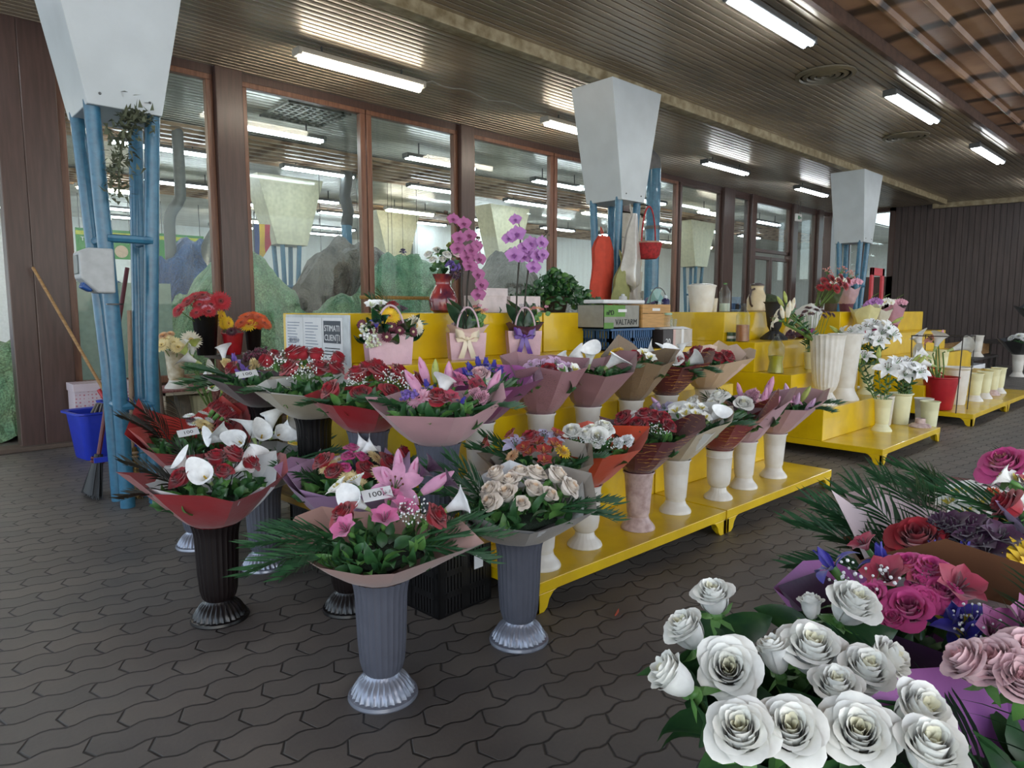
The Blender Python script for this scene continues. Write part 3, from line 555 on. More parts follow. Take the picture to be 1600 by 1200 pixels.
broom('black_brush_broom',(1.23,6.26,0),(1.60,6.32,1.85),'black bristle broom with blue rim leaning on the near column',mat('dark_red_handle','#5d222c',.5),mat('black_bristle','#17181b',.6),.19,.34)
t=thing('dustpan',(1.36,6.12,.30),'blue and black dustpan behind the near column','dustpan'); obj('pan',G().grid([[(-.13,0,0),(-.13,0,.03)],[(0,.02,-.005),(0,.02,.03)],[(.13,0,0),(.13,0,.03)]]).box(-.13,-.01,0,.13,.01,.04),mat('bucket_blue','#2438b4',.35),t)
t=thing('closed_umbrella',(1.80,6.75,.35),'folded dark red umbrella cone behind the near column','umbrella'); g=G(); g.lathe([(.001,.42),(.10,.3),(.22,.12),(.25,.05)],8,cap0=False); obj('canopy',g,mat('maroon_cloth','#4e1f2b',.6),t,smooth=False); obj('shaft',G().tube([(0,0,-.35),(0,0,.5)],.01,6),M_blk,t)
# white crate table with small shelves for pots
t=thing('white_crate_table',(2.25,6.95,0),'white painted crate table with patterned cloth beside the near column','table'); M_ow=mat('old_white_wood','#bdb3a3',.7,0,.2)
g=G()
for sx in (-.32,.30): g.box(sx,-.25,0,sx+.02,.25,.75)
g.box(-.32,-.25,.72,.32,.25,.75); g.box(-.32,.23,0,.32,.25,.75); g.box(-.32,-.25,.3,.32,.25,.32)
obj('crate_frame',g,M_ow,t,smooth=False); obj('top_cloth',G().box(-.34,-.27,.75,.34,.27,.765).box(.1,-.275,.35,.34,-.265,.76),mat('patterned_cloth','#a2736d',.8,0,.5,60,c2='#6a2f35'),t,smooth=False)
t=thing('plant_bench',(2.75,6.95,0),'low dark bench under the pots of gerberas by the window','bench'); g=G(); g.box(-.25,-.3,1.02,.55,.3,1.06)
for x in (-.22,.48):
    for y in (-.25,.22): g.box(x,y,0,x+.04,y+.04,1.02)
obj('bench_frame',g,mat('dark_bench','#4c4039',.6),t,smooth=False)
for x,y,lb in ((2.3,6.25,'water jug of clear plastic on the floor beside the calla bundle'),(2.62,6.3,'second clear water jug behind the red wrapped bouquet')):
    t=thing('water_jug',(x,y,.0),lb,'jug'); obj('jug_body',G().lathe([(.12,0),(.13,.02),(.13,.26),(.05,.36),(.04,.4)],20),M_clear,t); obj('cap',G().lathe([(.045,.4),(.045,.43),(.001,.43)],14),mat('socket_blue','#1f4f96',.4),t); obj('water',G().lathe([(.12,.01),(.122,.2)],20,cap1=True),mat('clear_water','#b9c6bf',.2),t)
# ---------------- hall contents ----------------
def tarp(name,pts,m,label,seed=1,base=0,step=.11):
    """cloth mound: pts=(x,y,z,rx,ry) humps"""
    random.seed(seed); x0=min(p[0]-p[3] for p in pts); x1=max(p[0]+p[3] for p in pts); y0=min(p[1]-p[4] for p in pts); y1=max(p[1]+p[4] for p in pts)
    nx=int((x1-x0)/step*1.6); ny=int((y1-y0)/step)
    from mathutils import noise as N
    rows=[]
    for j in range(ny+1):
        r=[]
        for i in range(nx+1):
            x=x0+(x1-x0)*i/nx; y=y0+(y1-y0)*j/ny; z=0
            for (cx,cy,h,rx,ry) in pts:
                d=math.sqrt(((x-cx)/rx)**2+((y-cy)/ry)**2); q=h*max(0,1-d**1.7)**.95 if d<1 else 0; z=math.log(math.exp(6*z)+math.exp(6*q)-1)/6
            zz0=z; dm=min(((x-p[0])**2+(y-p[1])**2,p) for p in pts)[1]; th=math.atan2(y-dm[1],x-dm[0]); z*=1+.10*math.sin(3*th+seed)*min(1,math.hypot(x-dm[0],y-dm[1])); z-=.16*abs(math.sin(6*th+2*N.noise(Vector((x,y,seed)))))*min(1,math.hypot(x-dm[0],y-dm[1])*.9)*(z>.3)
            f=N.noise(Vector((x*1.1+seed,y*1.1,z)))*.25+(abs(N.noise(Vector((x*2.2+seed,y*.9,z*.8))))-.2)*.35+N.noise(Vector((x*6+seed,y*6,z*2)))*.05
            r.append((x+f*.15,y+f*.15,max(0,z+f*min(1,z*2))+.01*(z<=0)))
        rows.append(r)
    g=G().grid(rows); kp=[i for i,q in enumerate(g.f) if max(g.v[k][2] for k in q)>.12]; g.f=[g.f[i] for i in kp]; g.m=[g.m[i] for i in kp]
    us=sorted({k for q in g.f for k in q}); mp_={k:i for i,k in enumerate(us)}; g.v=[g.v[k] for k in us]; g.f=[tuple(mp_[k] for k in q) for q in g.f]
    t=obj(name,g,m); return tag(t,label,'tarpaulin')
def tarpmat(nm,a,b):
    if nm in MC: return MC[nm]
    m=mat(nm,a,.5,0,.3,2.2,c2=b); n=m.node_tree.nodes; l=m.node_tree.links; bs=n['Principled BSDF']; src=bs.inputs['Base Color'].links[0].from_socket
    tc=n.new('ShaderNodeTexCoord'); nz=n.new('ShaderNodeTexNoise'); nz.inputs['Scale'].default_value=45; nz.inputs['Detail'].default_value=6; l.new(tc.outputs['Object'],nz.inputs[0])
    rr=n.new('ShaderNodeValToRGB'); rr.color_ramp.elements[0].position=.38; rr.color_ramp.elements[1].position=.62; rr.color_ramp.elements[0].color=(.45,.45,.45,1); rr.color_ramp.elements[1].color=(1.2,1.2,1.2,1); l.new(nz.outputs[0],rr.inputs[0])
    mx=n.new('ShaderNodeMixRGB'); mx.blend_type='MULTIPLY'; mx.inputs[0].default_value=.75; l.new(src,mx.inputs[1]); l.new(rr.outputs[0],mx.inputs[2]); l.new(mx.outputs[0],bs.inputs['Base Color'])
    mp=n.new('ShaderNodeMapping'); mp.inputs['Scale'].default_value=(2.2,2.2,.6); mp.inputs['Rotation'].default_value=(.3,.5,.4); l.new(tc.outputs['Object'],mp.inputs[0])
    n2=n.new('ShaderNodeTexNoise'); n2.inputs['Scale'].default_value=1.6; n2.inputs['Detail'].default_value=7; n2.inputs['Distortion'].default_value=1.2; l.new(mp.outputs[0],n2.inputs[0])
    bp=n.new('ShaderNodeBump'); bp.inputs['Strength'].default_value=1; bp.inputs['Distance'].default_value=.45; l.new(n2.outputs[0],bp.inputs['Height']); l.new(bp.outputs[0],bs.inputs['Normal']); return m
tarp('green_tarpaulin',[(1.9,10.8,1.5,2.1,1.4),(4.25,10.7,2.5,1.7,1.3),(6.0,10.5,1.75,2.4,1.2)],tarpmat('green_net','#93b087','#6a9c78'),'green netting tarpaulin heaped over stalls behind the left windows',2)
tarp('green_tarpaulin',[(7.6,10.9,2.65,1.9,1.3),(9.2,10.6,1.75,2.4,1.2)],tarpmat('green_net_b','#84ad8b','#559070'),'tall green tarpaulin mound behind the window left of the orchids',5)
tarp('grey_tarpaulin',[(7.2,12.1,2.95,2.4,1.2)],tarpmat('grey_plastic','#7f776c','#57514b'),'grey brown plastic sheet beside the tall green mound',6)
tarp('grey_tarpaulin',[(11.4,12.2,2.9,2.4,1.5),(13.4,12.2,2.0,2.2,1.4)],tarpmat('silver_sheet','#8a8882','#605e58'),'silver grey tarpaulin mound behind the green ivy plant',7)
tarp('blue_tarpaulin',[(4.1,12.2,2.75,1.6,1.1),(3.0,12.2,2.0,1.4,1.0)],tarpmat('blue_sheet','#3d68a5','#24457d'),'blue tarpaulin slope behind the nearest column',8)
tarp('silver_foil_cover',[(4.45,12.1,3.05,.8,.65)],mat('foil','#8d8f8c',.22,.6,.4,8,bump=.8),'crumpled silver plastic cover on top of the blue tarpaulin',9)
tarp('clear_film_cover',[(.4,10.2,1.1,.7,.9)],mat('greenish_film','#5f8a76',.2,0,.4,6,c2='#2d4f44',bump=.8),'greenish plastic film heap seen through the open doorway at the left edge',10)
tarp('blue_tarpaulin',[(.3,12.4,1.5,.9,.8)],tarpmat('blue_sheet','#3d68a5','#24457d'),'blue tarpaulin edge seen through the doorway at the far left',12)
t=thing('frosted_screen',(2.35,9.75,.0),'pale frosted board standing behind the left window glass','panel'); obj('board',G().box(-.5,-.01,.6,.62,.01,1.85),mat('pale_green_board','#a5b6aa',.5),t,smooth=False); obj('board_leg',G().box(-.45,-.02,0,-.4,.02,.6).box(.5,-.02,0,.55,.02,.6),M_lampbody,t,smooth=False)
# green banners in the hall
for x,w_,tx,lb in ((4.72,1.35,'TC, CAINI SI PISICI','green banner with two round pictures seen left of the near column'),(6.6,1.2,'','green banner half hidden behind the near column')):
    t=thing('hall_banner',(x,20.5,2.85),lb,'banner'); obj('board',G().box(-w_/2,-.02,0,w_/2,.02,.75),mat('banner_green','#3f8a45',.6),t,smooth=False); obj('yellow_strip',G().box(-w_/2,-.025,.58,w_/2,-.021,.68),mat('banner_yellow','#b6bf3d',.6),t,smooth=False)
    g=G()
    for s in (-.3,.35): g.lathe([(.16,-.01),(.16,.0),(.001,.0)],24,M=Matrix.Translation((s,-.022,.2))@RX)
    obj('round_picture',g,mat('picture_beige','#c4ae98',.6),t)
    if tx: text('banner_text',tx,.14,M_paperw,t,Matrix.Translation((0,-.03,.43))@RX)
    obj('hanger',G().tube([(-w_/2+.1,0,.75),(-w_/2+.1,0,1.62)],.01,5).tube([(w_/2-.1,0,.75),(w_/2-.1,0,1.62)],.01,5),M_lampbody,t)
t=thing('tricolour_flag',(6.0,14.2,2.3),'blue yellow and red flag hanging by the cream hall funnel','flag'); g=G()
for i in range(3): g.grid([[( .12*i+.02*math.sin(z*5+i),.03*math.sin(z*6+i),-z*(1-.2*i)) for z in [k/6 for k in range(7)]],[( .12*i+.12+.02*math.sin(z*5+i+1),.03*math.sin(z*6+i+1),-z*(.8-.2*i)) for z in [k/6 for k in range(7)]]],i)
obj('cloth',g,[mat('flag_blue','#23366f',.8),mat('flag_yellow','#c9a52a',.8),mat('flag_red','#a3263a',.8)],t,M=Matrix.Translation((0,0,1))); obj('flag_pole',G().tube([(0,0,-2.3),(0,0,1.05)],.015,6),M_lampbody,t)
# toys and bright goods hanging at the hall stall
random.seed(21)
for i,(x,z,r,c,lb) in enumerate(((8.35,2.08,.24,'#c25338','round orange red balloon toy hanging in the hall stall'),(7.2,2.0,.12,'#b79f3c','yellow packet strip hanging in the hall'),(8.9,2.1,.13,'#c7a04d','tan and yellow packet strip hanging in the hall by the blue pipe'),(8.9,1.65,.16,'#58a547','bright green bag low in the hall stall'),(7.75,1.9,.1,'#a5455e','pink net bag hanging in the hall stall'),(8.1,1.55,.14,'#9b2b34','red bag low in the hall stall'),(9.7,2.75,.1,'#3f8a6b','green pinwheel flower hanging in the hall'),(9.3,2.85,.1,'#4a3f6b','dark purple pinwheel flower hanging in the hall'),(9.0,2.6,.09,'#2e2d33','small black pinwheel in the hall'))):
    t=thing('hanging_toy',(x,13.6,z),lb,'toy'); m=mat('toy_'+c[1:],c,.4,0,.3,12); g=G()
    if i in (6,7,8): 
        for k in range(7): a=2*PI*k/7; g.add([(0,0,0),(r*math.cos(a),-.02,r*math.sin(a)),(r*math.cos(a+.5),.02,r*math.sin(a+.5))],[(0,1,2)])
        g.ball((0,-.02,0),r*.25)
    elif i in (1,2):
        for k in range(4): g.box(-r,-.02,-k*.19-.17,r,.02,-k*.19)
    else: g.ball((0,0,0),r,0,10)
    obj('body',g,m,t); obj('string',G().tube([(0,0,r*.5),(0,0,4.4-z)],.006,4),M_blk,t)
for x,y,h,c,lb in ((13.5,18,2.1,'#8a7f74','stacked shelf of goods far in the hall behind the orchids'),(19.5,14.6,2.2,'#7a6a55','brown shutter counter in the hall behind the dark framed windows'),(23,12.6,2.0,'#6a7a8a','glass fridge counter in the hall behind the glass door'),(26,12.2,1.9,'#59636b','second fridge counter behind the glass door')):
    t=thing('hall_stall',(x,y,0),lb,'market stall'); m=mat('stall_'+c[1:],c,.5,0,.3,6); obj('counter',G().box(-1.1,-.4,0,1.1,.4,1.0),m,t,smooth=False); obj('back_shelf',G().box(-1.1,.3,1.0,1.1,.4,h).box(-1.1,-.1,1.5,1.1,.3,1.53),m,t,smooth=False)
    random.seed(int(x)); g=G()
    for k in range(26): a=random.uniform(-1,1); zz=random.choice((1.0,1.53)); s=random.uniform(.05,.11); g.box(a-s,.0,zz,a+s,.2,zz+s*2.4,random.randint(0,4))
    tag(obj('goods',g,[mat('g%d'%k,c_,.5) for k,c_ in enumerate(('#b0b7bd','#8c2f35','#3b5f8f','#c2b48a','#4f7f58'))],t,smooth=False),kind='stuff')
# ---------------- flowers ----------------
FC=dict(dr=('#a01428','#7a0d20'),wr=('#f8f8f2','#f4f1d8'),cr=('#fbeee0','#fbdfc0'),hp=('#d0468c','#b02a70'),lp=('#e6c3c8','#eab6bb'),pk=('#d06a9c','#a03a6c'),dk=('#a8354f','#6e1d33'),dp=('#43193f','#2a1029'),
  w=('#f4f6f7','#cfd8b0'),ww=('#f4f5f1','#dccb45'),yl=('#e9c21c','#d79c10'),cream=('#ecd9a0','#d8bb6a'),gpk=('#e0a7bd','#d88aa5'),bl=('#3d35a4','#c7b628'),pu=('#7558b0','#5c3f95'),lil=('#c9a5c8','#a86f9f'),lpk=('#cf93b4','#b9618c'),grn=('#a9b45c','#8a9a44'),
  rd=('#9c2a22','#c77a2a'),or_=('#dd5a1c','#b8400f'),bg=('#5a1230','#38091c'),lav=('#b9b4d4','#9c94c2'),mag=('#a8598e','#7f2f62'),orc=('#b57abf','#8c4c98'),pch=('#e6b98a','#d89a62'),red=('#b41c2c','#7c0f1d'),sal=('#d98f86','#b9665f'),crw=('#e6e0cc','#c9a95c'),mrn=('#5e1430','#d9cfa0'))
def fm(c,i=0,rough=.55):
    h=FC[c][i]; return mat('petal_%s_%d'%(c.strip('_'),i),h,rough,0,.13,30,sheen=.3)
def petal(g,M,L,W,th0,th1,mi=0,cup=.25,p=.8,nv=6,nu=4,ruf=0,r0=0,tw=.12):
    rows=[]; x=r0; z=0
    for i in range(nv+1):
        v=i/nv; th=th0+(th1-th0)*v
        if i: x+=L/nv*math.sin(th); z+=L/nv*math.cos(th)
        w=W*max(tw if v<.5 else .03,math.sin(PI*min(1,v**p*.97+.03)))
        row=[]
        for j in range(nu+1):
            u=2*j/nu-1; c=cup*w*u*u; rr=ruf*math.sin(u*7+v*5)*v*W
            row.append((x-math.cos(th)*c+rr*math.cos(th),u*w,z+math.sin(th)*c+rr*math.sin(th)))
        rows.append(row)
    g.grid(rows,mi,M=M)
RZ=lambda a:Matrix.Rotation(a,4,'Z')
MESH={}
def fl_rose(R,op,seed,N=24,H=1.45):
    random.seed(seed); g=G()
    for k in range(N):
        t=(k+.5)/N; a0=k*2.399; wa=(1.25 if t<.3 else 1.1)-.1*t; rc=R*(.07+.58*t**.9)*op**.35; hc=R*H*(.84+.16*min(1,t/.35))*(1-.30*t*t*op)*random.uniform(.97,1.03); curl=R*(.03+.46*t*t*op)*random.uniform(.85,1.1)
        rows=[]; ph=random.random()*6; tip=random.uniform(-.06,.06)
        nv,nu=6,7
        for i in range(nv+1):
            v=i/nv; row=[]
            for j in range(nu+1):
                u=2*j/nu-1; ve=v*(1-.16*abs(u)**2.5)+tip*v*(u)
                cupr=rc*(math.sin(min(1,ve/.62)*PI/2))**.6; c=max(0,(ve-.68)/.32)
                rr=cupr+curl*c**1.4+R*.025*math.sin(u*4+ph)*ve*c
                z=hc*ve-R*.38*t*op*c**2+R*.03*math.sin(u*5+ph)*c
                a=a0+u*wa*(1-.12*ve); row.append((rr*math.cos(a),rr*math.sin(a),z))
            rows.append(row)
        g.grid(rows,1 if t<.2 else 0)
    for k in range(5): petal(g,RZ(k*1.257),R*.9,R*.22,2.2,1.0 if k%2 else 2.3,2,.1,.6,4,2)
    g.ball((0,0,-R*.08),R*.24,2,6)
    return g
def flower(kind,c,var=0):
    key=(kind,c,var%3)
    if key in MESH: return MESH[key]
    s=var%3; g=G(); ms=[fm(c),fm(c,1),M_leafL]
    if kind=='rose': g=fl_rose(.052,(.95,.8,1.1)[s],s+1)
    elif kind=='bigrose': g=fl_rose(.05,(.75,.95,.55)[s],s+11,26,1.6)
    elif kind=='spray': g=fl_rose(.034,1.05,s+4,18,1.1)
    elif kind=='gerbera':
        random.seed(s)
        for ring,(n,L,th) in enumerate(((26,.055,1.42),(22,.046,1.2),(18,.03,.8))):
            for k in range(n): petal(g,RZ(2*PI*(k+.5*ring)/n+random.uniform(-.05,.05)),L*random.uniform(.93,1.05),.0065,th+random.uniform(-.12,.12),th+.25,0,.2,1.1,4,2,r0=.008)
        g.lathe([(.017,-.004),(.017,.006),(.011,.010),(.006,.006),(.001,.006)],16,1)
        g.ball((0,0,.002),.007,3); ms.append(mat('gerbera_eye','#3a2418',.8)); g.lathe([(.004,-.03),(.014,-.008),(.02,-.003)],10,2)
    elif kind=='daisy':
        for ring,(n,L,th) in enumerate(((16,.03,1.35),(13,.024,1.0))):
            for k in range(n): petal(g,RZ(2*PI*(k+.5*ring)/n),L,.0052,th,th+.1,0,.2,1.1,3,2,r0=.004)
        g.ball((0,0,.003),.009,1,6,sq=.6)
    elif kind=='mum':
        for ring,(n,L,th) in enumerate(((16,.034,1.5),(15,.033,1.1),(12,.03,.75),(9,.026,.4),(5,.02,.15))):
            for k in range(n): petal(g,RZ(2*PI*(k+.37*ring)/n),L,.0065,th*.6,th+.35,1 if ring>3 else 0,.3,.9,4,2,r0=.003)
    elif kind=='carnation':
        random.seed(s)
        for ring in range(6):
            rows=[]; R=.036-.004*ring; n=40; ph=random.random()*6
            for v in (0,.5,.85,1): rows.append([(R*(.2+.8*v)*math.cos(2*PI*j/n),R*(.2+.8*v)*math.sin(2*PI*j/n),.008*ring+.012*v+.007*v*math.sin(j*PI*.5+ph)+.004*v*math.sin(j*1.3+ph)) for j in range(n)])
            g.grid(rows,0,True)
        g.lathe([(.003,-.04),(.01,-.03),(.011,.0),(.015,.006)],10,2)
    elif kind=='calla':
        rows=[]; n=26; nv=10
        for i in range(nv+1):
            v=i/nv; row=[]
            for j in range(n+1):
                a=-PI*1.03+2*PI*1.03*j/n; f=((1+math.cos(a))/2)
                r=.006+.010*v+.032*v**2.2; lip=max(0,(v-.78)/.22)
                z=.118*v*(1+.32*f**2*v)-.014*lip**2*(1-f); rr=r+lip**1.5*(.008+.024*f**4)
                if abs(a)>2.9: rr*=.93
                row.append((rr*math.cos(a),rr*math.sin(a)*(1-.35*lip*f**3),z))
            rows.append(row)
        g.grid(rows[:4],2); g.grid(rows[3:],0); g.tube([(0,0,.03),(0,0,.085)],[.005,.004],8,3); ms.append(mat('spadix_yellow','#dcb236',.6))
        if c=='w': ms[2]=mat('calla_throat','#bcd08c',.5)
    elif kind=='alstro':
        for k in range(6): petal(g,RZ(PI/3*k),.052,.0205 if k%2 else .014,.3,1.3,0,.3,1.45,6,4,tw=.15)
        for k in range(3): petal(g,RZ(PI*2/3*k+.2)@Matrix.Translation((0,0,.006)),.034,.006,.35,.9,1,.3,1.1,4,2)
        for k in range(5): a=k*1.257; g.tube([(0,0,.005),(.008*math.cos(a),.008*math.sin(a),.035)],.0012,3,1)
        g.lathe([(.003,-.025),(.007,-.012),(.006,.004)],8,2)
    elif kind=='lily':
        for k in range(6): petal(g,RZ(PI/3*k),.13,.032 if k%2 else .024,.25,1.95,0,.3,1.3,9,4,ruf=.05,tw=.25)
        for k in range(6):
            a=k*PI/3+.4; e=(.022*math.cos(a),.022*math.sin(a),.075); g.tube([(0,0,.01),e],.0015,4,2); g.ball(e,.0045,3,4)
        g.tube([(0,0,.01),(0,0,.09)],.0022,5,2); ms.append(mat('anther_brown','#5e2f1c',.7)); g.lathe([(.004,-.04),(.009,-.01),(.012,.012)],10,2)
    elif kind=='bud':
        pr=[(.003,0),(.012,.015),(.019,.045),(.021,.075),(.016,.11),(.007,.135),(.001,.145)]
        g.lathe(pr,18,0,flute=lambda a,z:1+.1*math.cos(3*a)); g.lathe([(.003,-.03),(.006,0),(.0125,.014)],10,2)
        for k in range(3): petal(g,RZ(k*2.094+.6),.13,.012,.42,-.18,1,.4,.9,6,2,r0=.004)
    elif kind=='iris':
        for k in range(3):
            petal(g,RZ(k*2.094),.06,.014,.2,.1,0,.3,1.1,5,3,ruf=.15); petal(g,RZ(k*2.094+1.047),.07,.017,.55,2.2,0,.3,1.2,7,4,ruf=.1); petal(g,RZ(k*2.094+1.047)@Matrix.Translation((0,0,.004)),.035,.005,.55,1.4,1,.2,1,4,2)
        g.lathe([(.003,-.05),(.008,-.02),(.01,.01)],8,2)
    elif kind=='orchid':
        for k,(L,W) in enumerate(((.045,.018),(.05,.029),(.045,.015),(.045,.015),(.05,.029))):
            petal(g,RZ((0,PI/2*.95,PI*.8,PI*1.2,-PI/2*.95)[k]),L,W,1.15,1.5,0,.15,.85,6,4,tw=.2)
        petal(g,RZ(PI),.026,.012,.5,1.2,1,.6,.8,4,3); g.ball((0,0,.006),.007,1,5)
    elif kind=='gyp':
        random.seed(s+40)
        for i in range(46):
            d=Vector((random.gauss(0,1),random.gauss(0,1),abs(random.gauss(0,1))*.7+.25)).normalized()*random.uniform(.05,.10)
            if i%2==0: g.tube([(0,0,-.04),tuple(d)],.0008,3,2,caps=False)
            g.ball(tuple(d),random.uniform(.0035,.006),0,4)
    elif kind=='statice':
        random.seed(s)
        for i in range(60): d=Vector((random.gauss(0,1),random.gauss(0,1),abs(random.gauss(0,.8)))).normalized()*random.uniform(.02,.04); g.ball(tuple(d),random.uniform(.005,.008),random.randint(0,1),3)
        g.tube([(0,0,-.05),(0,0,0)],.003,4,2)
    elif kind=='berry':
        random.seed(s)
        for i in range(16): d=Vector((random.gauss(0,1),random.gauss(0,1),abs(random.gauss(0,1)))).normalized()*random.uniform(.02,.05); g.tube([(0,0,-.02),tuple(d)],.001,3,2); g.ball(tuple(d),.006,0,4)
    me=g.mesh(kind,ms,'all'); MESH[key]=me; return me
KN=dict(rose='rose',bigrose='rose_bloom',spray='spray_rose',gerbera='gerbera',daisy='daisy',mum='chrysanthemum',carnation='carnation',calla='calla_lily',alstro='alstroemeria',lily='lily',bud='lily_bud',iris='iris',orchid='orchid_bloom',gyp='baby_breath',statice='statice',berry='berry_sprig')
def leafg(g,p,d,L,W,mi=0,bend=.6,spin=0,nv=5):
    petal(g,TR(p,d,1,spin),L,W,-bend*.3,bend,mi,.35,.75,nv,2,tw=.05)
def foliage(R,H,seed,n=46,L=.085,W=.024,yoff=0):
    n=int(n*2.2)
    key=('fol',round(R,2),round(H,2),seed%3,n,L)
    if key in MESH: return MESH[key]
    random.seed(seed%3+70); g=G()
    for i in range(n):
        a=random.random()*2*PI; r=R*.74*math.sqrt(random.random()); z=H*(.50+.34*random.random())-.02*r/R
        d=Vector((math.cos(a)*(.2+r/R)+random.gauss(0,.4),math.sin(a)*(.2+r/R)+random.gauss(0,.4),random.uniform(.45,1.2))); leafg(g,(r*math.cos(a),r*math.sin(a),z),d,L*random.uniform(.7,1.3),W*random.uniform(.7,1.2),(i%3==0),.9,random.random()*6)
    # dark filling of stems and moss below the blooms
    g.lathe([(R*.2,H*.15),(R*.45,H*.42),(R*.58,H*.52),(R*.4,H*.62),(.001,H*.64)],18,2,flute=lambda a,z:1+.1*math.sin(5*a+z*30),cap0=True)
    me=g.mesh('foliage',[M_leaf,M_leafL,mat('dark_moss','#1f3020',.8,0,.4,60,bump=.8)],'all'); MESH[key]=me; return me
def palm(L,seed,m=None):
    key=('palm',round(L,2),seed%3,m.name if m else 0)
    if key in MESH: return MESH[key]
    random.seed(seed%3); g=G(); P=[]
    for i in range(9): u=i/8; P.append(Vector((L*u,0,L*(.35*u-.42*u*u))))
    g.tube(P,[.003*(1-.8*i/8)+.0006 for i in range(9)],5,0)
    for i in range(15):
        u=.1+.88*i/15; k=min(7,int(u*8)); p=P[k].lerp(P[k+1],u*8-k)
        for s in (-1,1):
            a=s*(1.05-.75*u)+random.uniform(-.1,.1); d=Vector((math.cos(a),math.sin(a),.15+random.uniform(-.15,.1)))
            petal(g,Matrix.Translation(p)@frame(d,(0,0,1))@Matrix.Rotation(PI/2 if False else 0,4,'Z'),L*(.58-.32*u),.005,.05,.6,0,.1,.8,4,2,tw=.1)
    me=g.mesh('palm_leaf',[m or M_palm],'all'); MESH[key]=me; return me
PC={}
def papermat(c,gold=False):
    k=(c,gold)
    if k in PC: return PC[k]
    m=mat('wrap_'+c[1:]+('g' if gold else ''),c,.42,0,.1,6,bump=.12,bscale=25,trans=0,sheen=.2); PC[k]=m
    return m
def wrapper(R,H,rb,seed,corners,lean,front=.82,back=1.12,flare=.8,n=14,thick=.0):
    random.seed(seed); ang=[2*PI*(i+random.uniform(-.25,.25))/n for i in range(n)]
    hs=[];rs=[]
    for i,a in enumerate(ang):
        s=math.sin(a); b=(front+back)/2+(back-front)/2*s; r=1+(.06 if i%2 else -.06)+random.uniform(-.03,.03); h=b*(1+random.uniform(-.09,.09))
        hs.append(h); rs.append(r)
    for ca,ch,cr in corners:
        ca=math.radians(ca)%(2*PI); i=min(range(n),key=lambda q:abs((ang[q]-ca+PI)%(2*PI)-PI)); hs[i]*=ch; rs[i]*=cr
        for q in (i-1,(i+1)%n): hs[q]*=1+(ch-1)*.45; rs[q]*=1+(cr-1)*.45
    rows=[]; nv=9; sub=3
    for v_ in range(nv+1):
        v=v_/nv; row=[]
        for i in range(n):
            for q in range(sub):
                t=q/sub; j=(i+1)%n; a0=ang[i]; a1=ang[j]+(2*PI if ang[j]<ang[i] else 0); 
                def P(a,h,r):
                    rr=rb+(R*(1+(r-1)*v)-rb)*v**flare; return Vector((rr*math.cos(a)+lean[0]*v**1.3,rr*math.sin(a)+lean[1]*v**1.3,H*h*(v**1.15)))
                p=P(a0,hs[i],rs[i]).lerp(P(a1,hs[j],rs[j]),t)
                cr=.006*math.sin(v*13+i*1.9+q)*(v*(1-v)*4)
                p.x+=cr*math.cos(a0); p.y+=cr*math.sin(a0); p.z+=cr*.7
                row.append(tuple(p))
        rows.append(row)
    # neck gathered into the vase
    k=n*sub; neck=[[(rb*.82*math.cos(2*PI*i/k),rb*.82*math.sin(2*PI*i/k),-.09) for i in range(k)]]
    return G().grid(neck+rows,0,True)
def tagcard(root,p,txt,s=1,d=(0,-.6,1),w=.11,h=.06,rot=.2):
    M=TR(p,d,s,rot); o=link('price_tag',G().box(-w/2,-h/2,0,w/2,h/2,.002).mesh('price_tag',M_paperw,False),root,M)
    if txt: text('price_text',txt,.036,M_ink,o,Matrix.Translation((0,-.012,.0024)),.0003)
    return o
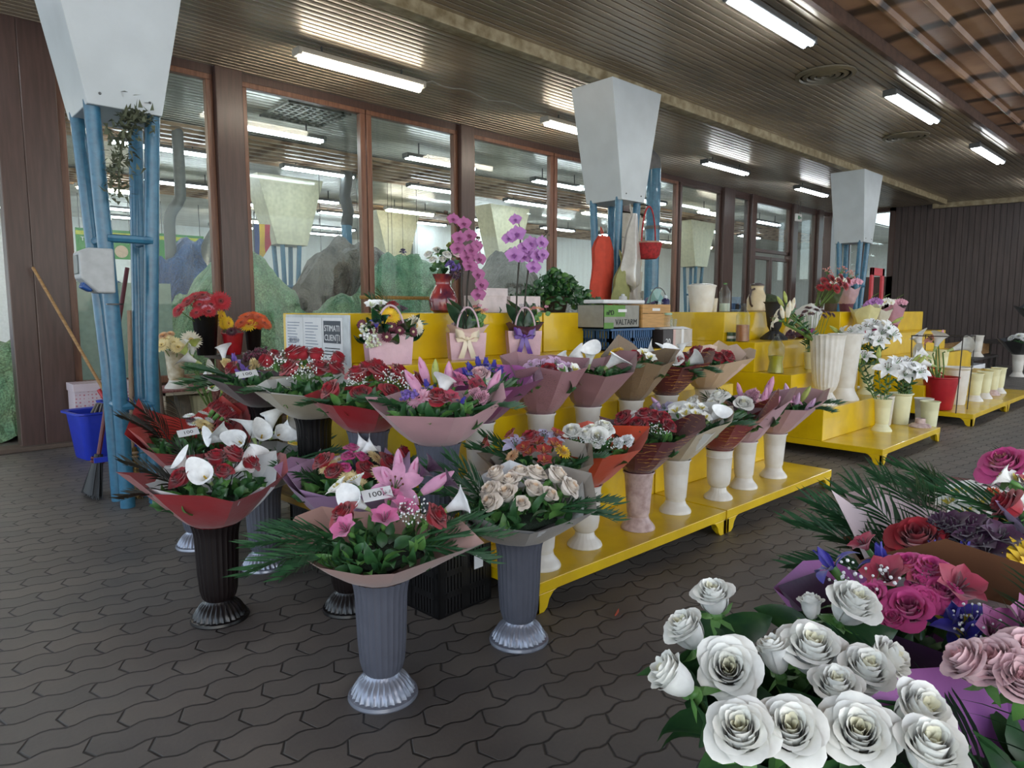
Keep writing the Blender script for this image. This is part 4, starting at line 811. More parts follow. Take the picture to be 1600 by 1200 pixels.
def bouquet(e,name='bouquet',cat='bouquet'):
    x,y,z=e['loc']; rz=math.atan2(y,x)-PI/2 if e.get('rz') is None else e['rz']
    root=thing(name,(x,y,z),e['label'],cat,e.get('group'),rz); R,H=e['R'],e['H']; lean=e.get('lean',(0,0)); sd=e.get('seed',1)
    cor=e.get('corners') or [(200,1.15,1.25),(-20,1.15,1.25),(95,1.2,1.1)]
    if e.get('paper'):
        rb=e.get('rb',.08)
        obj('wrapping_paper',wrapper(R,H,rb,sd,cor,lean,e.get('front',.82),e.get('back',1.12),e.get('flare',.8)),papermat(e['paper']),root,16)
        if e.get('inner'):
            w2=obj('inner_paper',wrapper(R*.93,H*1.08,rb*.9,sd+7,e.get('icor') or [(a+38,1+(c-1)*.7,1+(b-1)*.6) for a,c,b in cor],lean,e.get('front',.82)*.86,e.get('back',1.12)*1.0,e.get('flare',.8)),papermat(e['inner']),root,16); w2['label']='lighter inner sheet'
    if e.get('fol',1):
        o=link('foliage',foliage(R*.92,H,sd,e.get('nfol',46),e.get('leafL',.085)),root,Matrix.Translation((lean[0]*.8,lean[1]*.8,e.get('folz',0))))
    for k,f in enumerate(e['fl']):
        kind,c,px,py,pz=f[:5]; s=f[5] if len(f)>5 else 1; 
        rx,ry=(px-lean[0]*.8),(py-lean[1]*.8)
        if len(f)>6:
            d=Vector(f[6])
            if kind=='calla': d.y*=.6
        elif kind in ('bud','iris'): d=Vector((rx*1.6,ry*.8-.02,.35))
        elif kind=='calla': d=Vector((rx*2.2+random.uniform(-.1,.1),ry-.05,.36))
        elif kind in ('gyp','statice','berry'): d=Vector((rx,ry-.05,.5))
        else: d=Vector((rx*2.0,ry*1.2-.17,.34))
        random.seed(sd*31+k); off={'rose':-.045,'bigrose':-.05,'calla':-.07,'bud':-.07,'lily':-.05,'iris':-.03}.get(kind,-.01)*s
        dn=d.normalized(); p=Vector((px,py,pz+(e.get('lift',.034) if e.get('paper') else 0)))+dn*off
        s*={'rose':1.2,'calla':.95,'alstro':1.15,'spray':1.15,'gerbera':1.12,'mum':1.15,'carnation':1.15,'iris':1.1}.get(kind,1)
        o=link(KN[kind],flower(kind,c,sd+k),root,TR(p,d,s,random.random()*6))
        if kind=='gyp': o['kind']='stuff'
        if e.get('stems'):
            b=Vector((px*.12,py*.12,-.12)); q=p-dn*.02; mid=b.lerp(q,.55)+Vector((px*.08,py*.08,0))*0; g=G().tube([b,b.lerp(mid,.5),mid,q-dn*.03 if (q-dn*.03).z>mid.z else q,q],e.get('sr',.004),6,0)
            if e['stems']==2:
                for m_ in range(e.get('sl',9)):
                    u=.3+.07*m_; pp=b.lerp(q,u); a=m_*2.4; leafg(g,pp,(math.cos(a)*.8,math.sin(a)*.8,.55),.09,.011,1,1.0)
            obj('stem',g,[M_stem,M_leaf],o.parent,'all')
    for a,L,el in e.get('palms',[]):
        a=math.radians(a); rr=R*.45; P=Vector((rr*math.cos(a)+lean[0]*.8,rr*math.sin(a)+lean[1]*.8,H*.72))
        link('palm_leaf',palm(L,int(abs(a)*7)+sd,M_darkfern if e.get('darkpalm') else None),root,Matrix.Translation(P)@RZ(a)@Matrix.Rotation(-math.radians(el),4,'Y'))
    if e.get('tag'): tx,p,s=e['tag']; tagcard(root,p,tx,s)
    return root
VM={}
def vase(kind,loc,label,m=None,fmat=None,group=None,name='flower_vase',s=1,rz=0):
    t=thing(name,loc,label,'vase',group,rz)
    if s!=1: t.scale=(s,s,s)
    fl=lambda n,a_:(lambda a,z:1-a_*abs(math.sin(n*a/2)))
    if kind=='floor': B=[(.064,.098),(.078,.115),(.087,.15),(.094,.24),(.098,.34),(.101,.42),(.106,.455),(.113,.475),(.115,.482),(.108,.48),(.1,.44),(.085,.3)]; F=[(.133,0),(.136,.006),(.133,.018),(.127,.022),(.122,.036),(.111,.055),(.096,.073),(.080,.086),(.070,.094),(.066,.102)]; bf=fl(26,.035); ff=lambda a,z:1-.085*abs(math.sin(14*a+8*z))*(.02<z<.09)
    elif kind=='taper': B=[(.062,.075),(.064,.08),(.076,.2),(.088,.34),(.097,.352),(.097,.36),(.088,.357),(.07,.1)]; F=[(.105,0),(.106,.006),(.1,.02),(.084,.04),(.070,.058),(.066,.075),(.062,.078)]; bf=None; ff=None
    elif kind=='urn': B=[(.045,.08),(.06,.09),(.076,.11),(.083,.15),(.085,.22),(.088,.3),(.092,.305),(.088,.31),(.09,.345),(.1,.36),(.092,.358),(.08,.2),(.07,.12)]; F=[(.1,0),(.102,.006),(.096,.02),(.07,.045),(.058,.06),(.055,.078),(.048,.085)]; bf=None; ff=fl(20,.02)
    elif kind=='big': B=[(.075,.13),(.11,.17),(.135,.26),(.155,.45),(.172,.68),(.185,.74),(.192,.75),(.18,.745),(.15,.4),(.12,.2)]; F=[(.14,0),(.142,.01),(.12,.05),(.1,.09),(.08,.12),(.075,.135)]; bf=fl(20,.05); ff=fl(20,.05)
    elif kind=='bigplain': B=[(.115,.14),(.125,.2),(.16,.6),(.175,.71),(.19,.74),(.19,.75),(.17,.74),(.12,.3)]; F=[(.17,0),(.172,.01),(.15,.05),(.125,.1),(.118,.14)]; bf=None; ff=None
    elif kind=='wide': B=[(.085,.0),(.09,.01),(.115,.34),(.135,.36),(.135,.37),(.115,.365),(.085,.05)]; F=None; bf=None
    elif kind=='bucket': B=[(.10,.0),(.105,.008),(.14,.28),(.15,.285),(.15,.295),(.138,.29),(.10,.03)]; F=None; bf=None
    elif kind=='tall': B=[(.07,.0),(.075,.006),(.10,.32),(.106,.33),(.1,.332),(.07,.03)]; F=None; bf=fl(12,.01)
    key=(kind,m.name,fmat.name if fmat else 0)
    if key not in VM:
        b=G().lathe(B,104,0,flute=(lambda a,z,f=bf,zt=B[-5][1] if len(B)>6 else 9:f(a,z)) if bf else None)
        VM[key]=(b.mesh('vase_body',m,True),G().lathe(F,112,0,flute=ff).mesh('vase_foot',fmat or m,True) if F else None)
    link('vase_body',VM[key][0],t)
    if VM[key][1]: link('vase_foot',VM[key][1],t)
    return t
